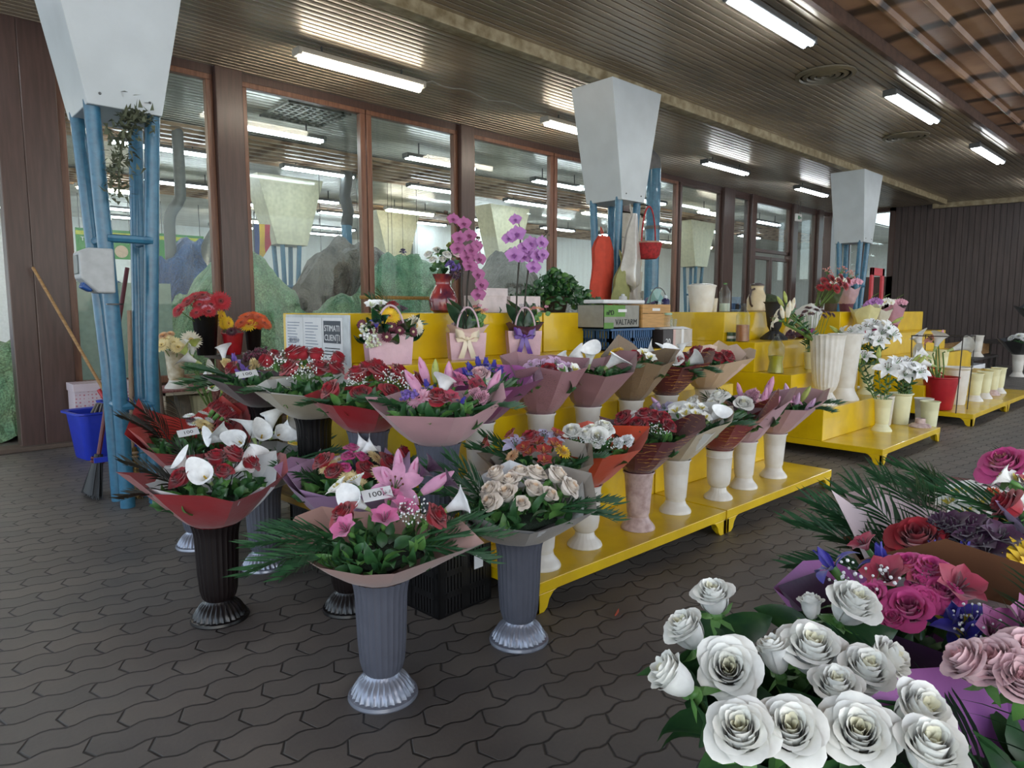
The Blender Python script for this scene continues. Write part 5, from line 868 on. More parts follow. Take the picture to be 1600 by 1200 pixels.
BQ=[{'v': ('floor','gry','grysh','front grey fluted floor vase nearest the camera'),'loc': (1.37,2.19,0.48),'R': 0.3,'H': 0.17,'paper': '#b58f86','label': 'salmon pink paper bouquet with open pink lily and price card,nearest the camera','palms': [(185,0.34,10),(200,0.36,0),(170,0.3,15),(-5,0.34,5),(15,0.3,12),(-20,0.3,-5),(215,0.28,0)],'front': 0.75,'lift': 0.05,'corners': [(200,1.1,1.1),(-12,1.15,1.3),(150,1.25,1.25)],'seed': 2,'flare': 0.75,'rb': 0.085,'fl': [('rose','dr',-0.135,0.028,0.199),('rose','dr',0.214,-0.004,0.18),('calla','w',-0.081,0.072,0.225,1,(-0.6,-0.5,0.5)),('calla','w',0.293,0.039,0.206,1.1,(0.7,-0.5,0.5)),('alstro','pk',-0.118,-0.047,0.155,1.3),('alstro','pk',0.017,-0.015,0.174,1.35),('alstro','pk',0.086,0.023,0.196,1.35),('alstro','pk',0.042,0.088,0.234,1.1),('lily','lpk',0.067,0.148,0.269,1.15,(0.1,-0.7,0.6)),('bud','lpk',0.081,0.237,0.321,1.1,(0,-0.1,1)),('bud','lpk',0.135,0.205,0.302,1,(0.3,-0.1,0.9)),('bud','lpk',0.229,0.148,0.269,1.2,(0.9,-0.1,0.6)),('bud','lpk',0.032,0.175,0.285,0.9,(-0.3,-0.3,1)),('alstro','ww',-0.148,0.134,0.261,1.2),('alstro','ww',-0.081,0.164,0.278,1.1),('alstro','dp',0.204,0.218,0.31,1.5),('alstro','dp',0.264,0.142,0.266,1.4),('alstro','dp',0.17,0.191,0.294,1.2),('gyp','w',0.135,0.018,0.193,0.8),('gyp','w',0.111,-0.015,0.174,0.7)],'tag': ('100,-',(-0.007,0.076,0.306),1.05)},{'v': ('floor','brn','blk','dark brown floor vase standing out at the front left'),'loc': (1.16,3.32,0.48),'R': 0.32,'H': 0.2,'paper': '#8d1a22','label': 'red paper bouquet of dark roses and white callas at the front left','inner': '#d4d6d9','palms': [(165,0.3,35),(120,0.28,50),(60,0.28,45),(190,0.25,10)],'darkpalm': 1,'corners': [(195,1.25,1.15),(-12,1.6,1.1),(170,1.2,1.1)],'front': 0.98,'back': 1.1,'seed': 3,'flare': 0.8,'fl': [('rose','dr',-0.143,-0.007,0.204,1.05),('rose','dr',0.015,0.088,0.266,1.1),('rose','dr',0.102,0.105,0.277,1.05),('rose','dr',0.17,0.047,0.239,1),('rose','dr',0.043,0.006,0.212,0.95),('calla','w',-0.124,0.051,0.242,1),('calla','w',-0.037,-0.017,0.197,1.1,(-0.3,-0.8,0.5)),('calla','w',0.127,0.023,0.224,1,(0.6,-0.4,0.4)),('calla','w',0.182,0.088,0.266,0.9)]},{'v': ('floor','gry','grysh','grey floor vase behind the dark brown one,with the calla bouquet'),'loc': (1.61,3.83,0.48),'R': 0.32,'H': 0.18,'paper': '#8c8b89','label': 'bouquet of white calla lilies in grey translucent paper','palms': [(190,0.3,5),(-10,0.34,10),(-25,0.32,5),(20,0.3,20),(230,0.25,10),(-60,0.28,-10),(-110,0.26,-10)],'corners': [(-15,1.25,1.15),(200,1.1,1.0)],'front': 0.8,'seed': 4,'fl': [('calla','w',-0.189,0.122,0.27,1.2,(-0.8,-0.4,0.5)),('calla','w',-0.048,0.135,0.278,1.35),('calla','w',0.064,0.18,0.309,1.4),('calla','w',0.15,0.147,0.287,1.2,(0.8,-0.3,0.4)),('calla','w',0.101,0.09,0.247,1.1,(0.5,-0.8,0.3)),('calla','w',0.228,0.065,0.23,1.2,(0.6,-0.7,0.3)),('calla','w',-0.111,0.057,0.225,1.1,(-0.3,-0.8,0.4)),('calla','w',0.008,0.09,0.247,1.1,(0.1,-0.8,0.5)),('calla','w',-0.242,0.09,0.247,1,(-0.9,-0.3,0.3))]},{'v': ('floor','gry','grysh','grey vase hidden under the leftmost red bouquet,only its silver foot showing'),'loc': (1.45,4.47,0.48),'R': 0.34,'H': 0.24,'paper': '#8f2023','label': 'leftmost bouquet: red gold edged paper with dark fern,white daisies and price card','inner': '#b8352c','palms': [(150,0.34,50),(170,0.32,40),(110,0.3,60),(60,0.3,60)],'darkpalm': 1,'corners': [(160,1.5,1.15),(20,1.6,1.15),(120,1.2,1)],'front': 0.7,'back': 1.25,'seed': 5,'fl': [('carnation','dr',0.163,0.105,0.321,1.2),('carnation','dr',0.216,0.047,0.279,1.2),('carnation','dr',0.191,0.074,0.298,1.1),('carnation','dr',0.134,0.137,0.343,1.2),('rose','dr',0.175,-0.006,0.241,1),('daisy','w',-0.02,0.105,0.321,1.3),('daisy','w',0.033,0.074,0.298,1.2),('daisy','w',0.069,0.119,0.33,1.2),('daisy','w',0.004,0.047,0.279,1.2),('daisy','w',0.248,0.119,0.33,1.4),('daisy','w',0.102,0.061,0.289,1.1),('gerbera','cream',0.069,0.029,0.267,1.0),('gerbera','cream',0.094,-0.051,0.209,0.8),('mum','bg',-0.012,0.065,0.292,0.8)],'tag': ('100',(-0.028,-0.074,0.269),1.1)},{'v': ('floor','grybr','blk','dark vase behind the front grey one,holding the lilac wrapped bouquet'),'loc': (1.68,2.98,0.48),'R': 0.3,'H': 0.2,'paper': '#a682a6','label': 'lilac paper bouquet of dark roses,cream gerberas and hot pink spray roses','palms': [(20,0.28,20),(160,0.25,25),(60,0.25,40)],'inner': '#b794b8','corners': [(185,1.35,1.1),(10,1.5,1.12),(150,1.2,1)],'front': 0.85,'seed': 6,'fl': [('rose','dr',-0.113,0.047,0.239,1),('rose','dr',-0.061,-0.016,0.198,0.95),('rose','dr',0.098,-0.009,0.203,0.95),('rose','dr',0.204,0.022,0.223,1),('rose','dr',0.284,0.075,0.258,0.9),('spray','hp',0.015,0.061,0.248,1.1),('spray','hp',0.073,0.054,0.244,1.1),('spray','hp',0.031,0.11,0.28,1.1),('spray','hp',-0.01,-0.002,0.207,1),('gerbera','cream',0.172,-0.048,0.177,1),('gerbera','cream',0.019,-0.059,0.171,0.95),('gerbera','cream',-0.093,0.022,0.223,0.8),('gerbera','cream',0.15,0.057,0.246,0.8),('gerbera','cream',0.054,-0.087,0.152,0.8),('calla','w',0.108,0.11,0.28,1.1,(0.8,0.2,0.6)),('calla','w',0.073,0.131,0.294,1,(0.5,0.3,0.8)),('daisy','crw',-0.036,0.061,0.248,1),('daisy','crw',0.086,0.005,0.212,1)]},{'v': ('floor','gry','grysh','grey fluted floor vase at the corner of the yellow stand'),'loc': (2.07,2.15,0.48),'R': 0.31,'H': 0.18,'paper': '#9b948b','label': 'bouquet of cream roses in beige grey paper at the stand corner','inner': '#cfd0d0','palms': [(175,0.34,35),(190,0.32,20),(165,0.3,50),(-5,0.3,10),(-15,0.3,0),(205,0.28,5)],'corners': [(185,1.5,1.05),(-10,1.3,1.2),(60,1.5,1)],'front': 0.72,'seed': 7,'leafL': 0.1,'flare': 0.75,'fl': [('rose','cr',-0.104,0.084,0.242,0.95),('rose','cr',-0.041,0.042,0.216,1),('rose','cr',-0.13,-0.002,0.189,0.9),('rose','cr',-0.058,-0.024,0.175,1.05),('rose','cr',-0.13,-0.065,0.15,0.9),('rose','cr',0.078,0.087,0.244,0.95),('rose','cr',0.063,0.004,0.193,0.95),('rose','cr',0.176,0.077,0.238,1),('rose','cr',0.227,0.011,0.197,1),('rose','cr',0.135,-0.027,0.173,0.8),('rose','cr',0.003,0.096,0.25,0.8),('rose','cr',0.011,-0.069,0.148,0.7)]},{'v': ('floor','gry','grysh','grey vase on the board shelf,nearest of its row'),'loc': (1.96,2.6,0.868),'R': 0.3,'H': 0.2,'paper': '#b58b92','label': 'pink paper bouquet with lily buds,dark rose and pink gerbera behind the front vases','palms': [(10,0.26,30),(170,0.25,15),(-20,0.26,10)],'corners': [(195,1.2,1.2),(-5,1.55,1.15),(-100,1.15,1),(-60,0.85,1),(-140,0.85,1)],'front': 0.85,'seed': 8,'flare': 0.75,'fl': [('bud','lpk',-0.062,0.123,0.294,1.1,(-0.3,0,1)),('bud','lpk',-0.108,0.049,0.24,1.2,(-0.5,-0.1,0.8)),('bud','lpk',0.058,0.083,0.264,1.2,(0.0,-0.1,1)),('bud','lpk',0.27,0.049,0.24,1.1,(0.5,0,0.9)),('bud','grn',-0.007,0.123,0.294,0.9,(0,0,1)),('gerbera','gpk',-0.087,-0.019,0.19,1),('rose','dr',-0.001,-0.019,0.19,1.05),('statice','pu',-0.136,-0.012,0.195,1.2),('alstro','pk',0.104,0.069,0.254,1.1),('alstro','pk',0.086,0.042,0.235,1),('alstro','dk',0.187,0.049,0.24,1.1),('alstro','dk',0.061,-0.032,0.18,1),('alstro','dk',0.033,-0.046,0.17,0.9),('alstro','dk',0.156,0.022,0.22,1),('carnation','gpk',0.203,-0.032,0.18,0.9),('carnation','gpk',0.172,-0.012,0.195,0.8),('iris','bl',-0.05,0.049,0.24,0.9),('iris','bl',0.119,-0.046,0.17,0.8),('calla','w',0.03,0.029,0.225,1.1)]},{'v': ('floor','gry','grysh','grey vase on the board shelf,second of its row'),'loc': (1.9,3.13,0.868),'R': 0.27,'H': 0.19,'paper': '#8a151f','label': 'red paper bouquet of dark red roses with baby breath on the board shelf','palms': [(190,0.22,5)],'corners': [(190,1.1,1.15),(-10,1.1,1.1)],'front': 0.8,'seed': 9,'leafL': 0.1,'fl': [('rose','dr',-0.052,0.09,0.26,1.2),('rose','dr',0.05,0.135,0.294,1.15),('rose','dr',0.08,0.094,0.263,1.25),('rose','dr',-0.185,-0.007,0.187,1.15),('rose','dr',-0.035,-0.041,0.162,1.15),('rose','dr',0.172,0.097,0.266,1.1),('rose','dr',0.209,0.045,0.227,1),('rose','dr',0.271,0.041,0.224,1),('rose','dr',0.124,-0.03,0.17,1),('rose','dr',-0.001,0.124,0.285,1.1),('gyp','w',0.169,0.015,0.204,1),('gyp','w',0.118,0.037,0.221,0.9),('gyp','w',-0.052,0.023,0.21,0.7)]},{'v': ('floor','blk','blk','black vase on the board shelf behind the grey pair'),'loc': (1.9,3.74,0.868),'R': 0.33,'H': 0.19,'paper': '#a39a88','label': 'translucent cream paper bouquet of dark roses and baby breath','palms': [(-15,0.3,10),(-30,0.3,0),(200,0.25,10),(-75,0.25,-5)],'inner': '#c9cac6','corners': [(180,1.1,1.1),(20,1.4,1.1)],'front': 0.85,'seed': 10,'leafL': 0.1,'fl': [('rose','dr',-0.263,0.138,0.298,1.15),('rose','dr',-0.114,0.192,0.34,1.25),('rose','dr',-0.057,0.188,0.337,1.15),('rose','dr',0.031,0.176,0.327,1.2),('rose','dr',-0.13,0.083,0.256,1.25),('rose','dr',0.042,0.079,0.253,1.25),('rose','dr',0.153,0.146,0.305,1.15),('rose','dr',0.141,0.079,0.253,1.1),('gyp','w',-0.038,0.05,0.23,1),('gyp','w',-0.191,0.104,0.272,1),('gyp','w',-0.057,0.016,0.205,0.9),('gyp','w',0.084,0.1,0.269,0.8)]},{'v': ('floor','blk','blk','black vase farthest back on the board shelf'),'loc': (1.9,4.42,0.868),'R': 0.33,'H': 0.2,'paper': '#372328','label': 'dark plum paper bouquet with purple irises and burgundy flowers','palms': [(185,0.35,5),(170,0.34,20),(200,0.3,0)],'corners': [(195,1.2,1.25)],'front': 0.8,'seed': 11,'fl': [('iris','pu',-0.181,0.094,0.275,1.2,(-0.2,0,1)),('iris','pu',-0.13,0.023,0.22,1.1),('iris','pu',-0.156,-0.014,0.19,1),('iris','pu',-0.096,-0.014,0.19,1.1),('statice','bg',-0.062,0.117,0.294,1.5),('statice','bg',-0.01,0.141,0.312,1.5),('statice','bg',-0.087,0.094,0.275,1.4),('statice','bg',0.024,0.098,0.279,1.3),('rose','dr',-0.198,0.023,0.22,1),('rose','dr',0.067,0.127,0.301,1),('carnation','cream',-0.053,0.033,0.227,1),('carnation','cream',-0.224,0.061,0.249,0.8),('calla','w',-0.25,0.145,0.316,1,(0,-0.2,1))],'tag': ('100',(-0.104,-0.074,0.22),1.2)},{'v': ('taper','wv','wv','white vase at the left end of the platform,mostly hidden by the cream rose bouquet'),'loc': (2.5,2.43,0.521),'R': 0.27,'H': 0.22,'paper': '#8a7a68','label': 'kraft paper bouquet with orange alstroemeria,lavender lilies and one yellow bloom','palms': [(180,0.28,25),(165,0.26,40),(0,0.22,20)],'inner': '#b7b0a4','corners': [(185,1.1,1.15),(0,1.3,1.05)],'front': 0.8,'seed': 12,'fl': [('alstro','rd',-0.277,0.025,0.245,1.1),('alstro','rd',-0.083,-0.008,0.223,1.1),('alstro','rd',-0.022,0.025,0.245,1.1),('alstro','rd',0.011,-0.023,0.213,1.1),('alstro','rd',0.061,0.017,0.24,1.1),('alstro','rd',0.014,-0.078,0.177,1),('alstro','rd',-0.153,0.08,0.281,1),('alstro','rd',0.075,0.087,0.286,1),('alstro','rd',-0.059,-0.031,0.208,1.0),('lily','lav',-0.139,0.036,0.252,0.75,(-0.1,-0.5,0.8)),('lily','lav',0.011,0.087,0.286,0.75,(0.1,-0.3,0.9)),('lily','lav',0.068,0.076,0.279,0.6),('rose','dr',-0.059,0.069,0.274,1.1),('mum','yl',0.111,-0.008,0.223,1.2),('gerbera','pch',-0.156,-0.038,0.203,0.7)]},{'v': ('urn','wv','wv','white urn vase with small red sticker on the platform'),'loc': (2.91,2.48,0.521),'R': 0.26,'H': 0.25,'paper': '#c44013','label': 'bright orange paper bouquet with big white roses','lean': (0.05,-0.02),'corners': [(20,1.35,1.35),(110,1.25,1),(190,1.0,0.9)],'front': 0.85,'back': 1.0,'seed': 13,'fl': [('rose','wr',-0.079,-0.017,0.265,1.1,(-0.1,-0.6,0.8)),('rose','wr',0.103,0.015,0.287,1.1,(0.2,-0.3,0.8)),('rose','wr',0.063,-0.049,0.244,1.15,(0,-0.8,0.5)),('rose','wr',0.001,-0.033,0.254,0.9),('rose','wr',0.038,-0.001,0.276,0.9),('carnation','w',0.22,-0.073,0.227,0.9),('carnation','w',0.173,-0.089,0.216,0.8),('gyp','w',0.027,-0.097,0.211,0.8),('gyp','w',0.129,-0.097,0.211,0.7),('gyp','w',-0.053,-0.081,0.222,0.6)]},{'v': ('taper','pinkst','pinkst','white vase with pinkish stained foot on the platform'),'loc': (3.39,2.46,0.521),'R': 0.26,'H': 0.27,'paper': '#5a1822','label': 'dark red gold printed paper bouquet of red roses in the front platform row','lean': (0.05,-0.02),'corners': [(5,1.35,1.2),(170,1.3,1.05),(-20,1.1,1.2)],'front': 0.85,'seed': 14,'gold': 1,'fl': [('rose','dr',0.026,0.018,0.308,1.2),('rose','dr',-0.013,-0.056,0.257,1.25),('rose','dr',0.168,-0.056,0.257,1),('rose','dr',0.085,0.009,0.302,1.1),('rose','dr',-0.103,-0.008,0.29,1.1,(-0.6,-0.4,0.7)),('rose','dr',0.14,0.001,0.296,1),('daisy','w',-0.041,0.031,0.318,1.3),('daisy','w',-0.064,0.009,0.302,1.2),('gyp','w',0.105,-0.103,0.224,0.8)]},{'v': ('taper','wv','wv','plain white vase between the stained one and the rounded one on the platform'),'loc': (3.86,2.5,0.521),'R': 0.25,'H': 0.26,'paper': '#b9ad97','label': 'cream paper bouquet with white alstroemeria and a white calla','palms': [(-10,0.3,15),(20,0.28,20)],'inner': '#cdcdc8','lean': (0.07,-0.02),'corners': [(5,1.3,1.25),(60,1.2,1)],'front': 0.85,'seed': 15,'fl': [('alstro','ww',-0.008,-0.015,0.274,1.2),('alstro','ww',0.052,-0.034,0.26,1.2),('alstro','ww',0.115,-0.038,0.257,1.2),('alstro','ww',0.145,0.013,0.294,1.1),('alstro','ww',0.081,0.013,0.294,1.1),('alstro','ww',0.171,-0.052,0.247,1),('calla','w',0.235,-0.029,0.264,1.15,(0.6,-0.4,0.6)),('lily','lav',-0.166,0.013,0.294,0.7),('lily','lav',-0.089,0.023,0.301,0.7),('bud','lil',-0.136,0.051,0.321,0.8)]},{'v': ('urn','wv','wv','rounded white urn vase at the joint of the two near stands'),'loc': (4.36,2.47,0.521),'R': 0.27,'H': 0.27,'paper': '#7c1d22','label': 'red gold printed paper bouquet with cream white roses and a lily bud','palms': [(120,0.25,40),(60,0.25,40)],'lean': (0.06,-0.02),'corners': [(10,1.45,1.15),(-20,1.2,1.15),(170,1.1,1)],'front': 0.85,'seed': 16,'gold': 1,'fl': [('rose','wr',-0.189,-0.011,0.286,1.25),('rose','wr',-0.02,0.054,0.333,1.3),('rose','wr',-0.052,-0.016,0.282,1.25),('rose','wr',0.149,-0.001,0.293,1.3,(0.1,-0.6,0.7)),('bud','lpk',0.126,0.104,0.37,0.9,(-0.3,0,1)),('carnation','gpk',0.199,0.064,0.341,1.2)]},{'v': ('taper','wv','wv','white vase second from the right end of the near platform'),'loc': (4.78,2.5,0.521),'R': 0.25,'H': 0.3,'paper': '#b5919a','label': 'dusty pink paper bouquet with upright pink lily buds','palms': [(150,0.22,40)],'lean': (0.06,-0.02),'corners': [(10,1.3,1.2)],'front': 0.9,'seed': 17,'fl': [('bud','lpk',0.156,0.045,0.357,1.4,(0.3,0,1)),('bud','lpk',0.122,-0.04,0.294,1.2,(0.2,-0.1,1)),('bud','lpk',0.194,-0.093,0.254,1.1,(0.5,-0.1,0.9)),('rose','lp',0.039,-0.029,0.301,1.3),('rose','lp',0.078,-0.093,0.254,1)]},{'v': ('taper','wv','wv','white vase at the right end of the near platform'),'loc': (5.27,2.5,0.521),'R': 0.27,'H': 0.27,'paper': '#b48f93','label': 'pink paper bouquet with one green and several pink lily buds,last of the platform row','palms': [(-5,0.3,15),(-20,0.26,5),(110,0.22,40)],'lean': (0.06,-0.02),'corners': [(5,1.35,1.25),(50,1.2,1.1)],'front': 0.85,'seed': 18,'fl': [('bud','lil',0.078,-0.012,0.284,1.2,(-0.2,0,1)),('bud','lil',0.15,-0.08,0.232,1.1,(0.2,-0.2,1)),('bud','lil',0.243,-0.114,0.206,1.1,(0.5,-0.2,0.9)),('bud','grn',0.212,-0.012,0.284,1.1,(0.5,0,1)),('lily','lpk',0.14,-0.068,0.241,0.6),('rose','lp',0.026,-0.08,0.232,1)]},{'v': ('taper','wv','wv','white vase on the first step under the plum paper bouquet'),'loc': (2.58,3.02,0.851),'R': 0.28,'H': 0.27,'paper': '#6a2b58','label': 'magenta and plum paper bouquet with blue irises and a pale pink rose','lean': (0.06,0),'inner': '#a5559a','corners': [(10,1.2,1.1),(-20,1.1,1.1)],'back': 1.0,'front': 0.85,'seed': 19,'fl': [('iris','bl',-0.051,0.007,0.279,1.2),('iris','bl',-0.002,0.044,0.307,1.2),('iris','bl',0.043,0.036,0.301,1.2),('iris','bl',0.122,-0.022,0.257,1.2),('iris','bl',-0.077,-0.022,0.257,1),('iris','bl',0.088,0.028,0.295,1),('rose','lp',0.005,-0.038,0.245,1.2),('alstro','dk',-0.014,-0.105,0.194,1),('daisy','w',0.043,-0.071,0.219,1.3)]},{'v': ('taper','wv','wv','white vase on the first step under the printed mauve bouquet'),'loc': (3.1,3.02,0.851),'R': 0.27,'H': 0.31,'paper': '#9a7078','label': 'mauve kraft paper bouquet printed with script,pale lilies inside','lean': (0.03,-0.02),'corners': [(150,1.2,1.1),(30,1.05,1.15)],'front': 0.98,'seed': 20,'script': 1,'fl': [('lily','lil',-0.001,-0.071,0.277,0.7),('lily','lil',0.093,-0.053,0.291,0.7),('lily','lil',0.167,-0.098,0.256,0.7),('lily','lil',-0.062,-0.071,0.277,0.6),('rose','dr',0.048,-0.107,0.25,1),('alstro','ww',0.196,-0.116,0.243,1.1),('alstro','ww',0.122,-0.116,0.243,1)]},{'v': ('taper','wv','wv','white vase on the first step below the calla bouquet in mauve'),'loc': (3.56,3.02,0.851),'R': 0.26,'H': 0.28,'paper': '#8f6a70','label': 'mauve paper bouquet with three white callas and palm sprigs','palms': [(170,0.25,20),(10,0.2,20)],'lean': (0.06,-0.02),'corners': [(20,1.35,1.15),(180,1.1,1.1)],'front': 0.88,'seed': 21,'fl': [('calla','w',-0.059,-0.01,0.293,1.3,(-0.5,-0.3,0.8)),('calla','w',0.011,-0.001,0.3,1.3,(0.1,-0.4,1)),('calla','w',0.161,-0.044,0.267,1.3,(0.7,-0.3,0.6)),('calla','w',-0.147,-0.03,0.278,1.1,(-0.9,-0.2,0.5))]},{'v': ('taper','wv','wv','white vase on the first step below the newsprint kraft bouquet'),'loc': (4.05,3.02,0.851),'R': 0.26,'H': 0.3,'paper': '#7d684f','label': 'brown newsprint kraft bouquet with yellow and dark red blooms','lean': (0.05,-0.02),'corners': [(15,1.25,1.15),(120,1.35,1)],'front': 0.92,'seed': 22,'script': 1,'fl': [('mum','yl',-0.134,-0.03,0.297,1.5),('mum','yl',-0.077,-0.051,0.281,1.4),('mum','yl',-0.105,-0.01,0.313,1.3),('rose','dr',0.008,-0.051,0.281,1.2),('alstro','ww',0.078,-0.036,0.293,1.2),('alstro','ww',0.12,-0.072,0.264,1.2),('alstro','ww',-0.03,-0.082,0.256,1)]},{'v': ('taper','wv','wv','white vase on the first step below the dark red calla bouquet'),'loc': (4.5,3.02,0.851),'R': 0.27,'H': 0.28,'paper': '#571722','label': 'dark red gold printed paper bouquet with white callas on the first step','palms': [(-60,0.25,-5),(-30,0.25,0)],'lean': (0.05,-0.02),'corners': [(5,1.2,1.2),(170,1.05,1.05)],'front': 0.88,'seed': 23,'gold': 1,'fl': [('calla','w',0.043,-0.093,0.226,1.5,(0.1,-0.8,0.5)),('calla','w',-0.006,-0.033,0.274,1.2,(0,-0.2,1)),('calla','w',0.178,-0.088,0.231,1.4,(0.8,-0.3,0.5)),('calla','w',-0.106,-0.033,0.274,1.3,(-0.7,-0.3,0.6)),('calla','w',0.103,0.022,0.318,1,(0.2,0,1)),('rose','dr',0.113,-0.082,0.235,1.1),('rose','dr',-0.056,-0.099,0.222,1)]},{'v': ('urn','wv','wv','white vase at the right end of the first step under the cream bouquet'),'loc': (5.08,3.02,0.851),'R': 0.28,'H': 0.25,'paper': '#c4ab90','label': 'cream beige paper bouquet of dark roses at the right end of the first step','inner': '#d9bfb0','lean': (0.06,0),'corners': [(10,1.4,1.2),(80,1.3,1)],'front': 0.88,'seed': 24,'fl': [('rose','dr',-0.099,0.024,0.271,1.2),('rose','dr',0.009,0.007,0.257,1.2),('rose','dr',0.089,-0.029,0.229,1.1),('rose','dr',0.164,-0.017,0.238,1.2)]},{'v': ('floor','blk','blk','black vase under the purple wrapped bouquet at the lower right'),'loc': (1.6,0.42,0.6),'R': 0.24,'H': 0.25,'paper': '#3b1240','label': 'purple and magenta paper bouquet with pink spray roses and irises,behind the white roses','inner': '#a55aa5','palms': [(20,0.25,30)],'corners': [(150,1.15,1.1),(180,1.1,1.1),(-60,1.25,1.05),(-25,1.2,1.1)],'back': 0.8,'front': 1.08,'icor': [(160,1.2,1.3),(128,1.15,1.15),(190,1.05,1.15)],'seed': 25,'rz': None,'fl': [('spray','hp',-0.031,0.036,0.303,1.1),('spray','hp',0.011,0.032,0.3,1.3),('spray','hp',0.032,-0.022,0.274,1.2),('spray','hp',-0.021,-0.074,0.248,1.5),('spray','hp',0.004,-0.048,0.261,1.2),('spray','hp',-0.087,-0.059,0.256,1.1),('spray','hp',-0.045,-0.102,0.235,0.8),('spray','hp',-0.003,-0.01,0.28,1),('alstro','dk',-0.115,0.075,0.321,0.8),('alstro','dk',-0.063,-0.007,0.281,1.2),('alstro','dk',0.06,-0.002,0.284,1.2),('alstro','dk',0.004,0.006,0.287,1),('alstro','mag',0.119,-0.09,0.241,1.2),('alstro','mag',0.165,-0.048,0.261,1.1),('iris','bl',-0.191,0.018,0.293,1),('iris','bl',-0.082,0.058,0.313,0.9),('iris','bl',0.057,-0.071,0.25,1.2,(-0.1,-0.6,1)),('iris','bl',0.088,-0.09,0.241,1),('gyp','w',-0.105,-0.037,0.266,0.8),('gyp','w',0.095,-0.087,0.242,0.6)]},{'v': ('floor','brn','blk','dark vase under the copper paper bouquet at the right edge'),'loc': (2.05,0.42,0.58),'R': 0.31,'H': 0.24,'paper': '#7f5236','label': 'copper brown paper bouquet with a red rose,black purple blooms and a yellow gerbera','inner': '#cdb9bd','palms': [(175,0.34,20),(165,0.34,30),(150,0.32,45),(190,0.3,5),(120,0.3,50)],'corners': [(-60,1.2,1.1),(-110,1.15,1)],'icor': [(172,1.4,1.2),(140,1.4,1.12)],'front': 1.28,'back': 0.95,'seed': 26,'fl': [('rose','dr',-0.131,0.011,0.268,1.35,(-0.1,-0.5,0.8)),('alstro','dp',-0.057,0.062,0.296,1.2),('alstro','dp',-0.028,0.047,0.288,1.2),('alstro','dp',-0.003,0.021,0.274,1.3),('alstro','dp',-0.04,0.021,0.274,1.2),('alstro','dp',0.045,0.047,0.288,1.2),('alstro','dp',0.019,0.002,0.263,1.1),('alstro','dp',-0.014,0.073,0.302,1.1),('iris','bl',-0.087,-0.028,0.247,1.1),('iris','bl',-0.023,-0.016,0.253,1.2),('gerbera','yl',0.132,-0.02,0.251,1.4,(0.2,-0.6,0.6)),('carnation','dp',-0.073,0.043,0.286,1.1)]},{'v': ('floor','gry','grysh','grey vase under the white alstroemeria bouquet at the right edge'),'loc': (2.62,0.52,0.52),'R': 0.33,'H': 0.22,'paper': '#a88f8c','label': 'blush paper bouquet with white alstroemeria and many palm sprigs at the right edge','palms': [(170,0.36,25),(180,0.36,15),(190,0.34,10),(150,0.34,40),(120,0.3,45),(60,0.3,40)],'inner': '#c9b5b3','corners': [(180,1.3,1.15),(150,1.25,1.1)],'front': 0.85,'seed': 27,'fl': [('alstro','ww',-0.067,0.101,0.295,1.7),('alstro','ww',-0.02,0.078,0.281,1.4),('alstro','ww',-0.094,0.071,0.277,1.2),('alstro','ww',0.023,0.106,0.298,1.4),('alstro','ww',0.065,0.059,0.27,1.5),('alstro','ww',-0.052,0.031,0.253,1.3),('alstro','ww',0.097,0.094,0.291,1.3),('alstro','ww',0.044,0.024,0.249,1.3),('carnation','or_',0.012,0.118,0.305,0.8)],'tag': ('L',(0.076,-0.052,0.282),1.1)},{'v': ('floor','gry','grysh','grey vase under the upper right pink rose bouquet'),'loc': (3.42,0.62,0.48),'R': 0.32,'H': 0.22,'paper': '#9a6f6c','label': 'pink paper bouquet with a ruffled pink red bloom at the upper right edge','palms': [(175,0.34,15),(160,0.34,25),(30,0.34,35),(90,0.3,45),(195,0.3,5),(-20,0.34,10)],'inner': '#cfb3bd','corners': [(20,1.3,1.15),(170,1.1,1.1)],'front': 0.85,'seed': 28,'fl': [('carnation','sal',-0.019,0.133,0.316,1.0),('rose','hp',-0.005,0.142,0.322,1.7,(-0.3,-0.5,0.8)),('alstro','ww',0.035,0.052,0.264,1.2),('alstro','ww',0.07,0.037,0.254,1.2),('alstro','rd',0.076,0.043,0.258,1.1)]},{'v': ('floor','brn','blk','dark vase under the lilac paper bouquet cut by the right edge'),'loc': (2.38,0.12,0.62),'R': 0.27,'H': 0.26,'paper': '#b79ac6','label': 'lilac paper bouquet cut off by the right picture edge with long palm blades','palms': [(170,0.4,20),(180,0.36,10)],'corners': [(180,1.2,1.15)],'front': 0.95,'seed': 29,'fl': [('rose','dr',-0.304,0.009,0.282,1),('alstro','ww',-0.314,0.102,0.338,1)]},{'v': ('floor','gry','grysh','grey vase under the pale pink rose bouquet in the bottom right corner'),'loc': (1.12,0.06,0.62),'R': 0.25,'H': 0.24,'paper': '#a866b0','label': 'orchid pink paper bouquet of big pale pink roses in the bottom right corner','palms': [(165,0.3,25),(110,0.32,50)],'corners': [(175,1.25,1.2),(75,1.7,1.1),(40,1.5,1.1)],'front': 0.7,'back': 1.25,'seed': 30,'fl': [('bigrose','lp',-0.145,0.068,0.33,1.1,(-0.4,-0.5,0.7)),('bigrose','lp',-0.107,0.099,0.342,1.2,(0.0,-0.4,0.8)),('bigrose','lp',-0.107,0.05,0.324,1.1,(0,-0.6,0.7)),('bigrose','lp',-0.183,0.054,0.325,0.9,(-0.6,-0.4,0.6))]}]
